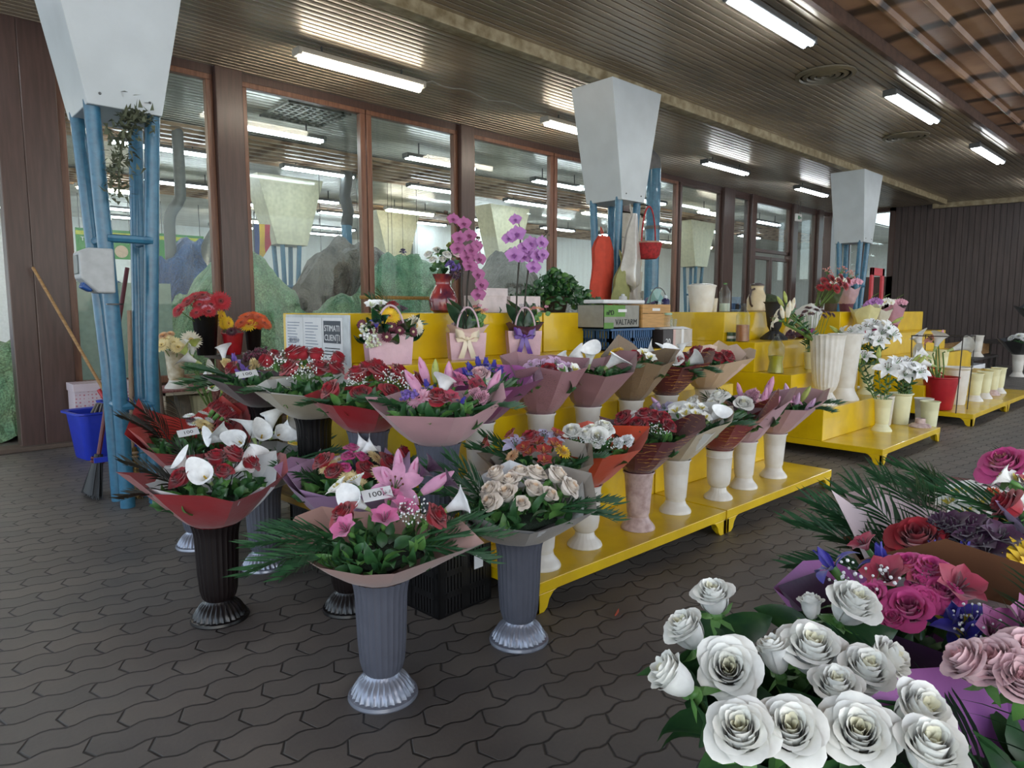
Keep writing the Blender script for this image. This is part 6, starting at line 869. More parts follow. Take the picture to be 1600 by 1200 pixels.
LB=[{'v': ('taper','crm2','wv','old white vase of cream gerberas on the white crate table'),'loc': (2.11,6.9,1.125),'R': 0.3,'H': 0.25,'paper': None,'label': 'loose cream and white gerberas in the old white vase on the crate table','fol': 0,'stems': 1,'fl': [('gerbera','crw',0.146,-0.119,0.098,1.5,(0.2,-0.8,0.3)),('gerbera','cream',-0.109,-0.159,0.064,1.2),('gerbera','cream',-0.006,-0.139,0.081,1.2),('gerbera','cream',-0.067,-0.105,0.11,1.1),('gerbera','cream',0.03,-0.185,0.041,1.1),('mum','pch',-0.091,-0.065,0.144,1.2),('mum','pch',-0.03,-0.052,0.156,1.1)],'seed': 50},{'v': ('tall','blk',None,'black tall pot of dark red gerberas by the brown post'),'loc': (2.42,6.95,1.4580000000000002),'R': 0.3,'H': 0.25,'paper': None,'label': 'loose dark red gerberas in the black tall pot','fol': 0,'stems': 1,'vs': 1.2,'fl': [('gerbera','red',-0.152,-0.07,0.136,1.2),('gerbera','red',-0.095,-0.022,0.18,1.2),('gerbera','red',-0.014,-0.002,0.199,1.25),('gerbera','red',0.061,-0.105,0.105,1.2),('gerbera','red',0.149,-0.07,0.136,1.6,(0.2,-0.9,0.3)),('gerbera','red',-0.045,-0.105,0.105,1.1),('gerbera','red',-0.233,-0.167,0.049,1.2),('gerbera','red',0.036,-0.181,0.037,1.1),('gerbera','red',-0.076,-0.195,0.024,1),('gerbera','gpk',-0.001,-0.043,0.161,1),('gerbera','gpk',0.03,-0.153,0.062,1)],'seed': 51},{'v': ('bucket','redp',None,'small red bucket with one dark bloom by the window'),'loc': (2.66,6.9,1.274),'R': 0.3,'H': 0.25,'paper': None,'label': 'dark red and yellow gerberas in the small red bucket','fol': 0,'stems': 1,'vs': 0.72,'fl': [('mum','bg',-0.008,-0.106,0.02,1.5),('gerbera','yl',-0.085,0.077,0.167,1.1,(0.7,-0.5,0.1)),('gerbera','yl',-0.027,-0.001,0.099,1.1,(0.6,-0.6,0.1)),('gerbera','yl',-0.072,-0.001,0.099,1,(0.5,-0.5,0))],'seed': 52},{'v': ('tall','brn',None,'dark brown fluted pot of orange gerberas beside the notice sheets'),'loc': (2.89,6.95,1.342),'R': 0.3,'H': 0.25,'paper': None,'label': 'loose orange and yellow gerberas in the dark brown pot','fol': 0,'stems': 1,'vs': 0.85,'fl': [('gerbera','or_',-0.066,-0.022,0.1,1.3),('gerbera','or_',-0.112,-0.087,0.043,1.2),('gerbera','or_',0.007,-0.008,0.113,1.3),('gerbera','or_',0.085,-0.037,0.088,1.3),('gerbera','or_',0.118,-0.094,0.036,1.3),('gerbera','or_',0.046,-0.102,0.03,1.2),('gerbera','or_',-0.013,-0.065,0.062,1.2),('gerbera','yl',-0.039,-0.109,0.023,1.4)],'seed': 53},{'v': ('bucket','blk',None,'black bucket of tall loose callas behind the leftmost bouquets'),'loc': (2.27,6.2,0.5),'R': 0.3,'H': 0.25,'paper': None,'label': 'bundle of long green stemmed callas standing behind the red bouquet','fol': 0,'stems': 1,'sr': 0.007,'vs': 1.69,'fl': [('calla','w',-0.238,-0.041,0.575,1.4,(-0.9,-0.2,0.4)),('calla','w',-0.117,-0.205,0.449,1.3,(0.5,-0.5,0.4)),('calla','w',-0.077,-0.255,0.352,1.2,(0.3,-0.8,0.3)),('calla','w',-0.22,0.06,0.653,1.1,(0.1,-0.1,1)),('calla','grn',-0.266,0.022,0.624,1.2,(-0.5,0,0.9)),('calla','grn',-0.209,0.098,0.682,1,(0.1,0,1)),('calla','grn',-0.048,-0.255,0.387,1,(0.4,-0.2,0.8)),('calla','grn',0.01,-0.255,0.329,1,(0.3,0,1))],'seed': 54},{'v': ('big','wvb','wv','tall ribbed white floor vase holding one lily stem,on the stand across the gap'),'loc': (7.5,3.02,1.24),'R': 0.3,'H': 0.25,'paper': None,'label': 'single tall lily stem with pale green blooms in the ribbed white vase','fol': 0,'stems': 2,'sr': 0.009,'fl': [('lily','crw',-0.523,-0.255,0.167,1.2,(-0.9,-0.2,0.3)),('bud','crw',-0.386,-0.255,0.263,1.4,(0.1,0,1)),('bud','crw',-0.448,-0.255,0.236,1.1,(-0.2,0,1)),('bud','crw',-0.352,-0.209,0.317,1.1,(0.2,0,1)),('bud','grn',-0.475,-0.172,0.35,1,(-0.5,0,0.8)),('bud','grn',-0.434,-0.119,0.396,1,(-0.2,0,1))],'seed': 55},{'v': ('taper','crm','crm','cream vase of white lilies on the first step of the second stand'),'loc': (8.78,3.05,0.85),'R': 0.3,'H': 0.25,'paper': None,'label': 'large spray of open white lilies above the cream vase on the first step','fol': 0,'stems': 2,'sr': 0.006,'fl': [('lily','w',-0.302,-0.146,0.378,1.1),('lily','w',-0.155,-0.231,0.307,1.3),('lily','w',-0.023,-0.061,0.45,1.3),('lily','w',0.054,-0.001,0.5,1.2),('lily','w',0.147,-0.129,0.393,1.3),('lily','w',0.217,-0.061,0.45,1.3),('lily','w',-0.093,-0.095,0.421,1.2),('lily','w',0.023,-0.197,0.335,1.3),('lily','w',0.271,-0.146,0.378,1.3),('lily','w',-0.287,-0.248,0.292,1.1),('lily','w',-0.194,-0.121,0.4,1.1),('lily','w',0.116,-0.231,0.307,1.2),('bud','grn',-0.364,-0.112,0.407,1.2,(-0.7,0,0.6)),('bud','grn',0.294,0.041,0.536,1,(0.8,0,0.5)),('bud','grn',-0.426,-0.231,0.307,1,(-0.9,0,0.3))],'seed': 56},{'v': ('taper','crm','crm','cream vase with lilies on the platform front of the second stand'),'loc': (8.2,2.66,0.52),'R': 0.3,'H': 0.25,'paper': None,'label': 'white lilies with a long dark stem in the front cream vase of the second stand','fol': 0,'stems': 2,'sr': 0.006,'fl': [('lily','w',0.028,-0.055,0.358,1.5,(0,-0.7,0.6)),('lily','w',-0.215,0.086,0.472,1.3,(0,-0.4,0.8)),('lily','w',0.121,0.016,0.415,1.2),('bud','grn',-0.322,0.118,0.497,1.1,(-0.4,0,1)),('bud','grn',-0.072,0.102,0.484,1.2,(0,0,1)),('bud','grn',-0.265,0.055,0.447,1.1,(-0.1,0,1))],'seed': 57},{'v': ('wide','crm',None,'wide cream vase of white lilies on the platform of the second stand'),'loc': (8.86,2.68,0.53),'R': 0.3,'H': 0.25,'paper': None,'label': 'cluster of white lilies in the wide cream vase','fol': 0,'stems': 2,'sr': 0.005,'fl': [('lily','w',-0.041,-0.092,0.328,1.2),('lily','w',0.05,-0.033,0.375,1.2),('lily','w',0.126,-0.158,0.274,1.2),('lily','w',0.186,-0.158,0.274,1.3),('lily','w',0.027,-0.2,0.24,1.2),('lily','w',-0.102,-0.042,0.369,1.1),('lily','w',0.095,-0.092,0.328,1.1),('bud','grn',0.126,0.008,0.409,1,(0.6,0,0.7)),('bud','grn',0.179,-0.008,0.395,1,(0.6,0,0.9))],'seed': 58},{'v': ('bucket','redp','redp','big red bucket on the platform of the third stand'),'loc': (10.55,2.72,0.61),'R': 0.3,'H': 0.25,'paper': None,'label': 'callas and a pink bloom in the red bucket on the third stand','fol': 0,'stems': 1,'sr': 0.01,'vs': 1.5,'fl': [('calla','w',-0.278,-0.042,0.467,2.0,(-0.3,0,1)),('calla','w',-0.061,-0.023,0.482,2.2,(0.2,-0.3,0.8)),('calla','w',0.191,-0.109,0.411,2.2,(0.9,0,0.4)),('calla','w',-0.217,-0.214,0.324,1.8,(-0.6,0,0.4)),('calla','w',-0.174,-0.255,0.179,1.8,(-0.8,0,0.2)),('calla','w',-0.26,-0.252,0.292,1.4,(-0.8,0,0.4)),('lily','sal',-0.147,0.005,0.506,1.2),('bud','lpk',-0.026,0.053,0.546,1.2,(0.2,0,1))],'seed': 59},{'v': ('tall','crmpot','crm','cream plastic pot of purple chrysanthemums on the second stand'),'loc': (7.95,3.4,1.02),'R': 0.3,'H': 0.25,'paper': None,'label': 'loose purple chrysanthemums with leafy stems in the cream pot','fol': 0,'stems': 2,'sr': 0.004,'vs': 0.6,'sl': 3,'fl': [('mum','mrn',-0.071,0.074,0.464,1.2),('mum','mrn',-0.019,0.123,0.506,1.2),('mum','mrn',0.055,0.099,0.485,1.2),('mum','mrn',0.129,0.083,0.471,1.1),('mum','mrn',0.189,0.05,0.443,1.1),('mum','mrn',0.003,0.05,0.443,1.1),('mum','mrn',-0.109,0.017,0.415,1),('mum','mrn',0.085,0.132,0.513,1),('mum','mrn',0.233,0.033,0.429,1),('mum','mrn',-0.049,0.132,0.513,1),('mum','mrn',0.144,0.017,0.415,1)],'seed': 60},{'v': ('wide','wv',None,'red white pot of poinsettia coloured silk flowers on the stand top'),'loc': (10.2,4.35,1.6),'R': 0.3,'H': 0.25,'paper': None,'label': 'red silk flower arrangement with twigs on top of the second stand','fol': 0,'stems': 1,'vs': 0.35,'fl': [('mum','red',0.148,-0.082,0.325,2.0),('mum','red',0.242,-0.04,0.363,2.0),('mum','red',0.346,-0.103,0.306,2.0),('mum','red',0.422,-0.165,0.248,1.9),('mum','red',0.195,-0.165,0.248,2),('mum','red',0.308,-0.207,0.21,2),('mum','red',0.1,-0.186,0.229,1.7),('mum','red',0.46,-0.082,0.325,1.6),('mum','red',0.365,-0.02,0.382,1.6),('berry','sal',0.195,0.084,0.477,1.8),('berry','sal',0.384,0.084,0.477,1.8),('berry','sal',0.498,0.022,0.42,1.6),('berry','sal',0.289,-0.124,0.286,1.6)],'seed': 61}]
MV=dict(gry=M_gry,grysh=M_grysh,blk=M_blk,brn=M_brn,grybr=mat('brown_black_vase','#1b1414',.25,.1),wv=M_wv,crm=M_crm,crm2=mat('old_cream_vase','#cfc8b4',.5,0,.4,14,c2='#a3906c'),pinkst=M_pinkst,redp=mat('red_plastic','#a91c26',.35,0,.15),wvb=M_wv,crmpot=M_crm)
def printmat(c,ink,kind):
    k=(c,kind)
    if k in PC: return PC[k]
    m=mat('print_%s_%s'%(kind,c[1:]),c,.42,0,.1,6,sheen=.2); n=m.node_tree.nodes; l=m.node_tree.links; b=n['Principled BSDF']; src=b.inputs['Base Color'].links[0].from_socket
    tc=n.new('ShaderNodeTexCoord'); mp=n.new('ShaderNodeMapping'); mp.inputs['Scale'].default_value=(60,60,60) if kind=='script' else (20,20,50)
    wv=n.new('ShaderNodeTexWave'); wv.bands_direction='Z'; wv.inputs['Scale'].default_value=.6 if kind=='script' else .25; wv.inputs['Distortion'].default_value=6; wv.inputs['Detail'].default_value=4; wv.inputs['Detail Scale'].default_value=2.2
    ns=n.new('ShaderNodeTexNoise'); ns.inputs['Scale'].default_value=7; gt=n.new('ShaderNodeMath'); gt.operation='GREATER_THAN'; gt.inputs[1].default_value=.965; g2=n.new('ShaderNodeMath'); g2.operation='GREATER_THAN'; g2.inputs[1].default_value=.5; mu=n.new('ShaderNodeMath'); mu.operation='MULTIPLY'
    l.new(tc.outputs['Object'],mp.inputs[0]); l.new(mp.outputs[0],wv.inputs[0]); l.new(tc.outputs['Object'],ns.inputs[0]); l.new(wv.outputs[0],gt.inputs[0]); l.new(ns.outputs[0],g2.inputs[0]); l.new(gt.outputs[0],mu.inputs[0]); l.new(g2.outputs[0],mu.inputs[1])
    mx=n.new('ShaderNodeMixRGB'); mx.inputs[2].default_value=col(ink); l.new(mu.outputs[0],mx.inputs[0]); l.new(src,mx.inputs[1]); l.new(mx.outputs[0],b.inputs['Base Color']); PC[k]=m; return m
VH=dict(floor=.48,taper=.36,urn=.36,big=.75,bigplain=.75,wide=.37,bucket=.295,tall=.33)
gi=0
for e in BQ:
    kind,c1,c2,vl=e['v']; x,y,z=e['loc']; k=e['paper']
    if e.get('gold'): PC[(k,False)]=printmat(k,'#b3823e','gold')
    elif e.get('script'): PC[(k,False)]=printmat(k,'#57403f','script')
    e.setdefault('rb',{'floor':.098,'taper':.082,'urn':.082}[kind])
    bouquet(e); zb=z-VH[kind]
    if zb>.0 and zb<.16-.01 and x<4 and y<1: # aisle vases stand on an upturned crate
        t=crate('upturned_crate',(x,y,0),.32,.32,max(.02,zb-.001),M_crate,'black crate under the vase of the '+' '.join(e['label'].split()[:8]),rows=1,cols=10)
    vase(kind,(x,y,max(0,zb)),vl,MV[c1],MV[c2])
    if e['v'][0]!='floor' : pass
for e in LB:
    kind,c1,c2,vl=e['v']; x,y,z=e['loc']; vs=e.get('vs',1)
    bouquet(e,'loose_flowers','flower bunch'); 
    if c1 in('redp',) and kind=='bucket' : 
        t=vase(kind,(x,y,z-VH[kind]*vs),vl,MV[c1],None,name='bucket',s=vs); t['category']='bucket'
        obj('bucket_handle',G().tube([(.15*math.cos(PI*i/12),.10*math.sin(PI*i/12),.285+.09*math.sin(PI*i/12)) for i in range(13)],.006,5),MV[c1],t)
    else: vase(kind,(x,y,z-VH[kind]*vs),vl,MV[c1],MV.get(c2) if c2 else None,s=vs)
# ---------------- white roses of the front bunch ----------------
def white_rose(loc,d,s,op,label,k):
    x,y,z=loc; t=thing('white_rose',loc,label,'rose','loose white roses in the foreground',math.atan2(y,x)-PI/2)
    ln=Vector(d).normalized(); link('rose_bloom',flower('bigrose','wr',op),t,TR(ln*-.045*s,d,s,k*1.3))
    # stem curves down into the bucket
    root=Vector((1.02,.42,.30)); q=(t.matrix_basis.inverted() if False else (Matrix.Translation(loc)@RZ(math.atan2(y,x)-PI/2)).inverted())@(root+Vector((random.uniform(-.05,.05),random.uniform(-.05,.05),0)))
    a=Vector(ln*-.05*s); b=a+(-ln*.06+Vector((0,0,-.05))); m=b.lerp(q,.5)+Vector((0,0,-.02))
    obj('stem',G().tube([a,a.lerp(b,.6),b,m,q],.0045,7),mat('rose_stem','#4a6a38',.5),t,'all')
    g=G(); random.seed(k)
    P=[a,b,m]
    for i in range(9):
        u=.25+i*.17; j=min(1,int(u)); p=P[j].lerp(P[j+1],u-j); an=i*2.4+k; dd=Vector((math.cos(an),math.sin(an)*.8-.15,.25))
        leafg(g,p,dd,.105*random.uniform(.8,1.25),.030*random.uniform(.85,1.15),0,1.2,random.uniform(-.5,.5),7)
    obj('leaves',g,[mat('rose_leaf','#35582f',.38,0,.3,30,c2='#23452a')],t,'all')
WR=((1.16,.66,.95,(-.15,-.25,.9),1.0,0,'topmost white rose at the left of the front bunch, seen from the side'),
(1.0,.62,.95,(-.5,-.2,.8),.98,0,'white rose just below and left of the topmost one, leaning left'),
(.85,.55,.95,(-.75,-.15,.6),.98,2,'leftmost half closed white rose of the front bunch'),
(.93,.5,.95,(0,-.75,.6),1.12,1,'widely open white rose facing the camera, in the left part of the front bunch'),
(1.07,.43,.96,(.1,-.35,.9),1.18,1,'large ruffled white rose in the middle of the front bunch'),
(1.03,.475,.95,(-.3,.1,.9),.85,2,'narrow white rosebud tucked behind the large ruffled middle rose'),
(1.32,.46,.95,(.35,-.3,.8),1.2,0,'white rose in front of the magenta paper, highest on the right'),
(.80,.41,.95,(-.1,-.5,.8),1.02,1,'white rose at the bottom left of the front bunch with a cleft petal'),
(.85,.365,.95,(0,-.55,.75),1.02,1,'white rose second from the left in the bottom row of the bunch'),
(.91,.30,.95,(.05,-.6,.7),1.08,1,'white rose in the middle of the bottom row of the bunch'),
(1.08,.35,.95,(.15,-.35,.85),1.05,0,'white rose right of the large middle rose, half open'),
(1.0,.365,.95,(0,-.3,.9),.92,0,'white rose below the large middle rose, partly hidden'),
(1.02,.26,.95,(.45,-.35,.8),1.05,0,'white rose leaning right in front of the dark purple paper'),
(.94,.225,.95,(.1,-.3,.9),1.05,0,'round white rose lowest at the right of the bunch beside the orchid pink paper'),
(1.14,.34,.95,(.7,-.1,.6),.95,0,'white rose pointing right behind the half open one'),
(1.3,.53,.93,(-.1,.1,.9),.7,2,'small white rosebud below the magenta paper'))
for k,(x,y,z,d,s,op,lb) in enumerate(WR): white_rose((x,y,z),d,s,op,lb,k)
t=vase('bucket',(1.02,.42,0),'black bucket under the loose white roses',M_blk,None,name='bucket'); t['category']='bucket'; t.scale=(1.3,1.3,1.6)
# ---------------- gift basket bouquet, orchids in paper bags, ivy ----------------
def bag(t,w,d,h,m,hm):
    g=G(); z0=.0
    vs=[(-w/2,-d/2,0),(w/2,-d/2,0),(w/2,d/2,0),(-w/2,d/2,0),(-w*.56,-d*.5,h),(w*.56,-d*.5,h),(w*.56,d*.5,h),(-w*.56,d*.5,h),(-w*.42,-0,h*.55),(w*.42,0,h*.55)]
    g.add(vs,[(0,3,2,1),(0,1,5,4),(2,3,7,6),(1,9,5),(1,2,9),(2,6,9),(5,9,6),(0,4,8),(0,8,3),(3,8,7),(4,7,8)]); g.box(-w*.5,-d*.42,h*.8,w*.5,d*.42,h*.82,1)
    b=obj('paper_bag',g,[m,mat('dark_soil','#2a211a',.9)],t,smooth=False)
    for s in (-1,1): obj('bag_handle',G().tube([(w*.34*math.cos(PI*i/18),s*d*.5,h-.02+.2*math.sin(PI*i/18)) for i in range(19)],.007,8),hm,t)
    return b
M_bagp=mat('pink_quilted_paper','#cfa9b8',.35,0,.1,10,bump=.25,bscale=35,coat=.3); M_hnd=mat('pink_cord','#cdb3be',.5)
def rzof(x,y): return math.atan2(y,x)-PI/2
x,y=2.47,3.8; t=thing('flower_gift_basket',(x,y,1.152),'pink gift bag overflowing with a yellow gerbera, burgundy daisies and glossy leaves','gift basket',rz=rzof(x,y)+.25)
bag(t,.27,.15,.20,M_bagp,M_hnd)
for i,(k,c,px,py,pz,s,d) in enumerate((('gerbera','yl',0,-.05,.31,1.15,(0,-.8,.5)),('gerbera','crw',.17,-.05,.25,1.2,(.4,-.8,.3)),('alstro','w',-.1,.0,.36,1.3,(-.2,-.5,.8)),('alstro','w',-.04,.02,.37,1.1,(0,-.4,.8)),('rose','dr',.04,.03,.35,.9,(0,-.4,.8)),('daisy','mrn',0.0,-.09,.245,1.2,(0,-.9,.4)),('daisy','mrn',.07,-.08,.25,1.2,(.2,-.9,.4)),('daisy','mrn',.05,-.1,.22,1.2,(.1,-.9,.3)),('daisy','mrn',-.12,-.09,.23,1.2,(-.3,-.8,.4)),('daisy','mrn',-.18,-.05,.26,1.1,(-.6,-.6,.4)),('daisy','mrn',-.04,-.12,.18,1.2,(0,-.9,.3)),('daisy','mrn',.14,-.1,.21,1.1,(.4,-.8,.2)),('iris','bl',-.09,-.07,.26,1,(-.1,-.4,1)),('statice','w',-.14,-.07,.21,1.5,(-.3,-.8,.5)),('statice','w',-.12,-.09,.15,1.4,(-.2,-.9,.3)),('alstro','dp',.1,.02,.34,1,(.3,-.3,.9)))):
    link(KN[k],flower(k,c,i),t,TR((px,py,pz),d,s,i))
g=G(); random.seed(8)
for i in range(38):
    a=random.uniform(0,2*PI); r=random.uniform(.08,.17); leafg(g,(r*.8*math.cos(a),r*.6*math.sin(a),random.uniform(.14,.28)),(math.cos(a)*1.2,math.sin(a)*.9-.25,random.uniform(-.5,.5)),random.uniform(.09,.15),random.uniform(.03,.045),0,1.0,random.random()*3,6)
g.ball((0,.02,.19),.09,1,8,sq=.7)
obj('foliage',g,[mat('glossy_leaf','#1f4a2a',.25,0,.4,30,c2='#143621',coat=.3),mat('dark_moss','#1f3020')],t,'all')
for a,el in ((95,65),(80,75),(120,50),(0,0),(15,-10)): link('palm_leaf',palm(.24,a),t,Matrix.Translation((0,0.02,.26))@RZ(math.radians(a))@Matrix.Rotation(-math.radians(el),4,'Y'))
def bow(t,p,m,s=1):
    g=G()
    for sd in (-1,1):
        g.grid([[(sd*.0,-.0,.0+w_*.012),(sd*.035,-.025,.03+w_*.022),(sd*.075,-.012,.035+w_*.028),(sd*.06,.0,.005+w_*.026),(sd*.02,.0,-.004+w_*.014)] for w_ in (-1,0,1)])
        g.grid([[(sd*.005+w_*.012,0,0),(sd*.02+w_*.016,-.015,-.06),(sd*.04+w_*.018,-.01,-.12)] for w_ in (-1,0,1)])
    g.ball((0,-.006,0),.014)
    obj('ribbon_bow',g,m,t,'all',M=Matrix.Translation(p)@Matrix.Scale(s,4))
def orchid(x,y,label,spikes,bowm,paper,seed,side):
    t=thing('potted_orchid',(x,y,1.152),label,'orchid',rz=rzof(x,y)+.2); bag(t,.24,.14,.19,M_bagp,M_hnd); g=wrapper(.125,.12,.07,seed,[(200,1.3,1.1),(-20,1.3,1.3),(60,1.2,1.1)],(0,0)); obj('wrapping_paper',g,papermat(paper),t,M=Matrix.Translation((0,0,.12)))
    bow(t,(-.01,-.085,.15),bowm,1.15)
    g=G()
    for a,L,b_ in ((160,.26,.4),(60,.28,.2),(20,.26,.4),(200,.2,.9),(110,.26,.2)): a=math.radians(a); leafg(g,(0,0,.22),(math.cos(a)*.8,math.sin(a)*.5-.05,1.0),L,.042,0,b_+.5,PI if False else 0,7)
    obj('strap_leaf',g,mat('orchid_leaf','#2f4a35',.35,0,.2,20),t,'all')
    for pts,fl in spikes:
        obj('flower_spike',G().tube(pts,[.007]*(len(pts)-2)+[.004,.003],7),mat('orchid_spike','#2d2a22',.6),t,'all')
        for i,(c,px,pz,s,dx) in enumerate(fl): link('orchid_bloom',flower('orchid',c,0),t,TR((px,-.03-.015*(i%2),pz),(dx,-1,.1),s*1.22,PI/2+random.uniform(-.2,.2)))
        e=pts[-1]; g=G()
        for i in range(3): g.ball((e[0]+.012*i-.012,e[1],e[2]+.01-.014*i*(i-1)),.011-.002*i,0,6)
        obj('flower_bud',g,mat('orchid_bud','#4a3b30',.5),t,'all')
    g=G(); random.seed(seed)
    for i in range(24): leafg(g,(side*.09+random.gauss(0,.035),.02+random.gauss(0,.02),.22+random.random()*.1),(random.gauss(0,1),random.gauss(0,.6),.6),.05,.02,0,.6)
    obj('filler_leaves',g,M_leafL,t,'all')
    for i in range(7): link('kalanchoe_cluster',flower('statice',('pch','gpk','sal')[i%3],i),t,TR((side*.1+random.gauss(0,.045),random.gauss(-.02,.02),.31+random.random()*.07),(0,-.3,1),.45))
random.seed(33)
# spikes: first orchid dark pink, second lilac
orchid(3.12,3.79,'dark pink orchid in a pink bag with a cream ribbon bow',[([(-.02,0,.2),(-.03,.01,.5),(-.02,.0,.75),(-.06,0,.93),(-.13,0,1.02)],[('mag',-.09,.98,.8,-.3),('mag',-.02,.95,.95,0),('mag',.02,.87,1,.3),('mag',-.05,.85,1,-.4),('mag',-.06,.78,1,-.3),('mag',.0,.72,1.05,.1)]),([(-.0,0,.2),(.01,.01,.5),(.03,.0,.7),(.07,0,.82),(.1,0,.85)],[('mag',.07,.8,.9,.4),('mag',.03,.77,1,.2),('mag',.09,.71,1,.5),('mag',.02,.66,1,0),('mag',.08,.6,1,.4),('mag',.10,.53,1.05,.4),('mag',.08,.46,1.05,.2)])],mat('cream_ribbon','#ddd0b8',.25,0,.05,sheen=.5),'#d6b8b4',61,1)
orchid(3.76,3.86,'lilac orchid with two spikes in a pink bag with a purple bow',[([(-.06,0,.2),(-.05,.01,.5),(-.03,.0,.8),(-.02,0,.97),(-.06,0,1.06)],[('orc',-.07,1.04,.9,-.2),('orc',-.06,.93,1.3,-.3),('orc',-.12,.9,1,-.5),('orc',-.08,.77,1.3,-.2),('orc',.0,.76,1.1,.1)]),([(.0,0,.2),(.02,.01,.5),(.05,.0,.75),(.12,0,.88),(.19,0,.95)],[('orc',.05,.86,1.2,0),('orc',.13,.87,1.1,.5),('orc',.03,.8,1,-.1),('orc',.1,.76,1.2,.3),('orc',.07,.68,1.1,.1),('orc',.14,.78,1,.5),('orc',-.0,.83,1,-.2)])],mat('purple_ribbon','#5b2f9c',.25,0,.05,sheen=.5),'#4a2038',62,1)
# small roses in the red glass vase
t=thing('loose_flowers',(3.31,4.3,1.481+.27),'white and purple small flowers in the red glass vase','flower bunch',rz=rzof(3.31,4.3))
for i,(k,c,px,pz,s) in enumerate((('rose','wr',-.1,.16,.75),('rose','wr',-.04,.19,.75),('rose','wr',.03,.16,.75),('rose','wr',-.07,.12,.7),('rose','wr',.0,.12,.7),('rose','lp',.09,.17,.7),('statice','pu',.08,.08,1.6),('statice','dp',.1,.02,1.5),('carnation','grn',.1,.27,.8),('carnation','grn',.05,.24,.7))): link(KN[k],flower(k,c,i),t,TR((px,-.03,pz),(px*3,-.5,.6),s))
g=G(); random.seed(4)
for i in range(26): leafg(g,(random.gauss(0,.05),random.gauss(0,.03),random.uniform(0,.2)),(random.gauss(0,1),random.gauss(-.3,.5),.5),.07,.022,0,.6)
obj('foliage',g,M_leaf,t,'all')
# ivy-like plant mass
t=thing('potted_ivy',(4.75,4.45,1.481),'dense green leafy plant spilling over the yellow stand top','potted plant'); obj('pot',G().lathe([(.1,0),(.13,.14),(.14,.15),(.12,.15)],24),mat('dark_pot','#2d2622',.6),t)
g=G(); random.seed(12)
for i in range(620):
    a=random.uniform(0,2*PI); r=abs(random.gauss(0,.28)); px=r*math.cos(a)*1.25; py=r*math.sin(a)*.6; pz=.36*math.exp(-(r/.36)**2)*random.uniform(.3,1.05)+.02
    if random.random()<.14: px=random.uniform(.2,.7); py=-.5+random.uniform(-.03,.03); pz=random.uniform(-.2,.04)*(1-abs(px-.5)*1.5)
    leafg(g,(px,py,pz),(random.gauss(px*2,.7),random.gauss(py-.4,.7),random.uniform(-.3,.7)),random.uniform(.05,.09),random.uniform(.018,.03),i%2*(i%3==0),.7)
obj('foliage',g,[mat('ivy_leaf','#2b5a2e',.35,0,.4,40,c2='#1c4022'),M_leafL],t,'all')
# ---------------- empty vases and pots along the stands ----------------
EV=(('bigplain',(8.05,3.04,.49),'tall plain white floor vase beside the ribbed lily vase',M_wv,M_wv,1),
('urnb',(7.92,3.82,1.152),'tall matte black empty vase on the upper step of the second stand',mat('matte_black_vase','#222226',.6),None,1),
('taper',(9.26,2.48,0),'empty cream vase on the floor between the stands, front one',M_crm,M_wv,1.15),('taper',(9.52,2.62,0),'empty white vase on the floor between the stands, behind the front one',M_wv,M_wv,1.15),
('tall',(8.62,2.78,.162),'empty white vase half hidden behind the two lily vases on the platform',M_wv,None,1.05),('taper',(9.06,3.2,0),'empty white vase on the floor behind the wide lily vase',M_wv,M_wv,1.5),
('tall',(8.55,3.35,.82),'small white pot on the middle step of the second stand',M_wv,None,.6),('tall',(8.8,3.04,.49),'tiny pot',M_wv,None,.01),
('wide',(11.3,2.72,.162),'large white vase right of the red bucket on the third stand',M_wv,None,1.45),('taper',(11.2,3.08,.49),'cream vase on the first step above the red bucket',M_crm,M_crm,1.15),('taper',(11.9,3.08,.49),'second cream vase on the first step of the third stand',M_crm,M_crm,1.15),
('taper',(11.9,2.62,.162),'cream vase on the third platform, leftmost of the four in line',M_crm,M_wv,1.15),('taper',(12.36,2.6,.162),'cream vase on the third platform, second of the four in line',M_crm,M_wv,1.15),('taper',(12.95,2.62,.162),'cream vase on the third platform, third of the four in line',M_crm,M_pinkst,1.15),('taper',(13.35,2.62,.162),'cream vase on the third platform, last of the four in line',M_crm,M_wv,1.15),
('bucket',(8.5,3.55,.822),'short white bowl pot behind the lilies on the second stand',M_wv,None,.5),
('big',(2.42,7.0,.0),'ribbed cream vase standing behind the near column',M_crm,M_wv,.9),
('tall',(7.6,4.45,1.481),'small white cup pot on the stand top beside the thermos jug',M_wv,None,.5),
('wide',(13.6,4.35,1.481),'small white tub on top of the third stand near its right end',M_wv,None,.6))
for kind,loc,lb,m,fm_,s in EV:
    if s<.05: continue
    if kind=='urnb':
        t=thing('flower_vase',loc,lb,'vase'); obj('vase_body',G().lathe([(.05,.1),(.08,.16),(.1,.3),(.115,.42),(.14,.45),(.11,.43),(.06,.15)],40),m,t); obj('vase_foot',G().lathe([(.16,0),(.155,.02),(.1,.07),(.06,.1),(.052,.11)],60,flute=lambda a,z:1-.05*abs(math.sin(10*a))),m,t)
    else: vase(kind,loc,lb,m,fm_,s=s)
t=thing('vase_foot_piece',(8.78,2.44,.162),'loose white vase foot lying upside on the platform edge','vase part'); obj('foot',G().lathe([(.115,0),(.115,.01),(.09,.035),(.055,.045),(.052,.1),(.045,.1)],48,flute=lambda a,z:1-.04*abs(math.sin(12*a))*(z<.02)),M_pinkst,t)
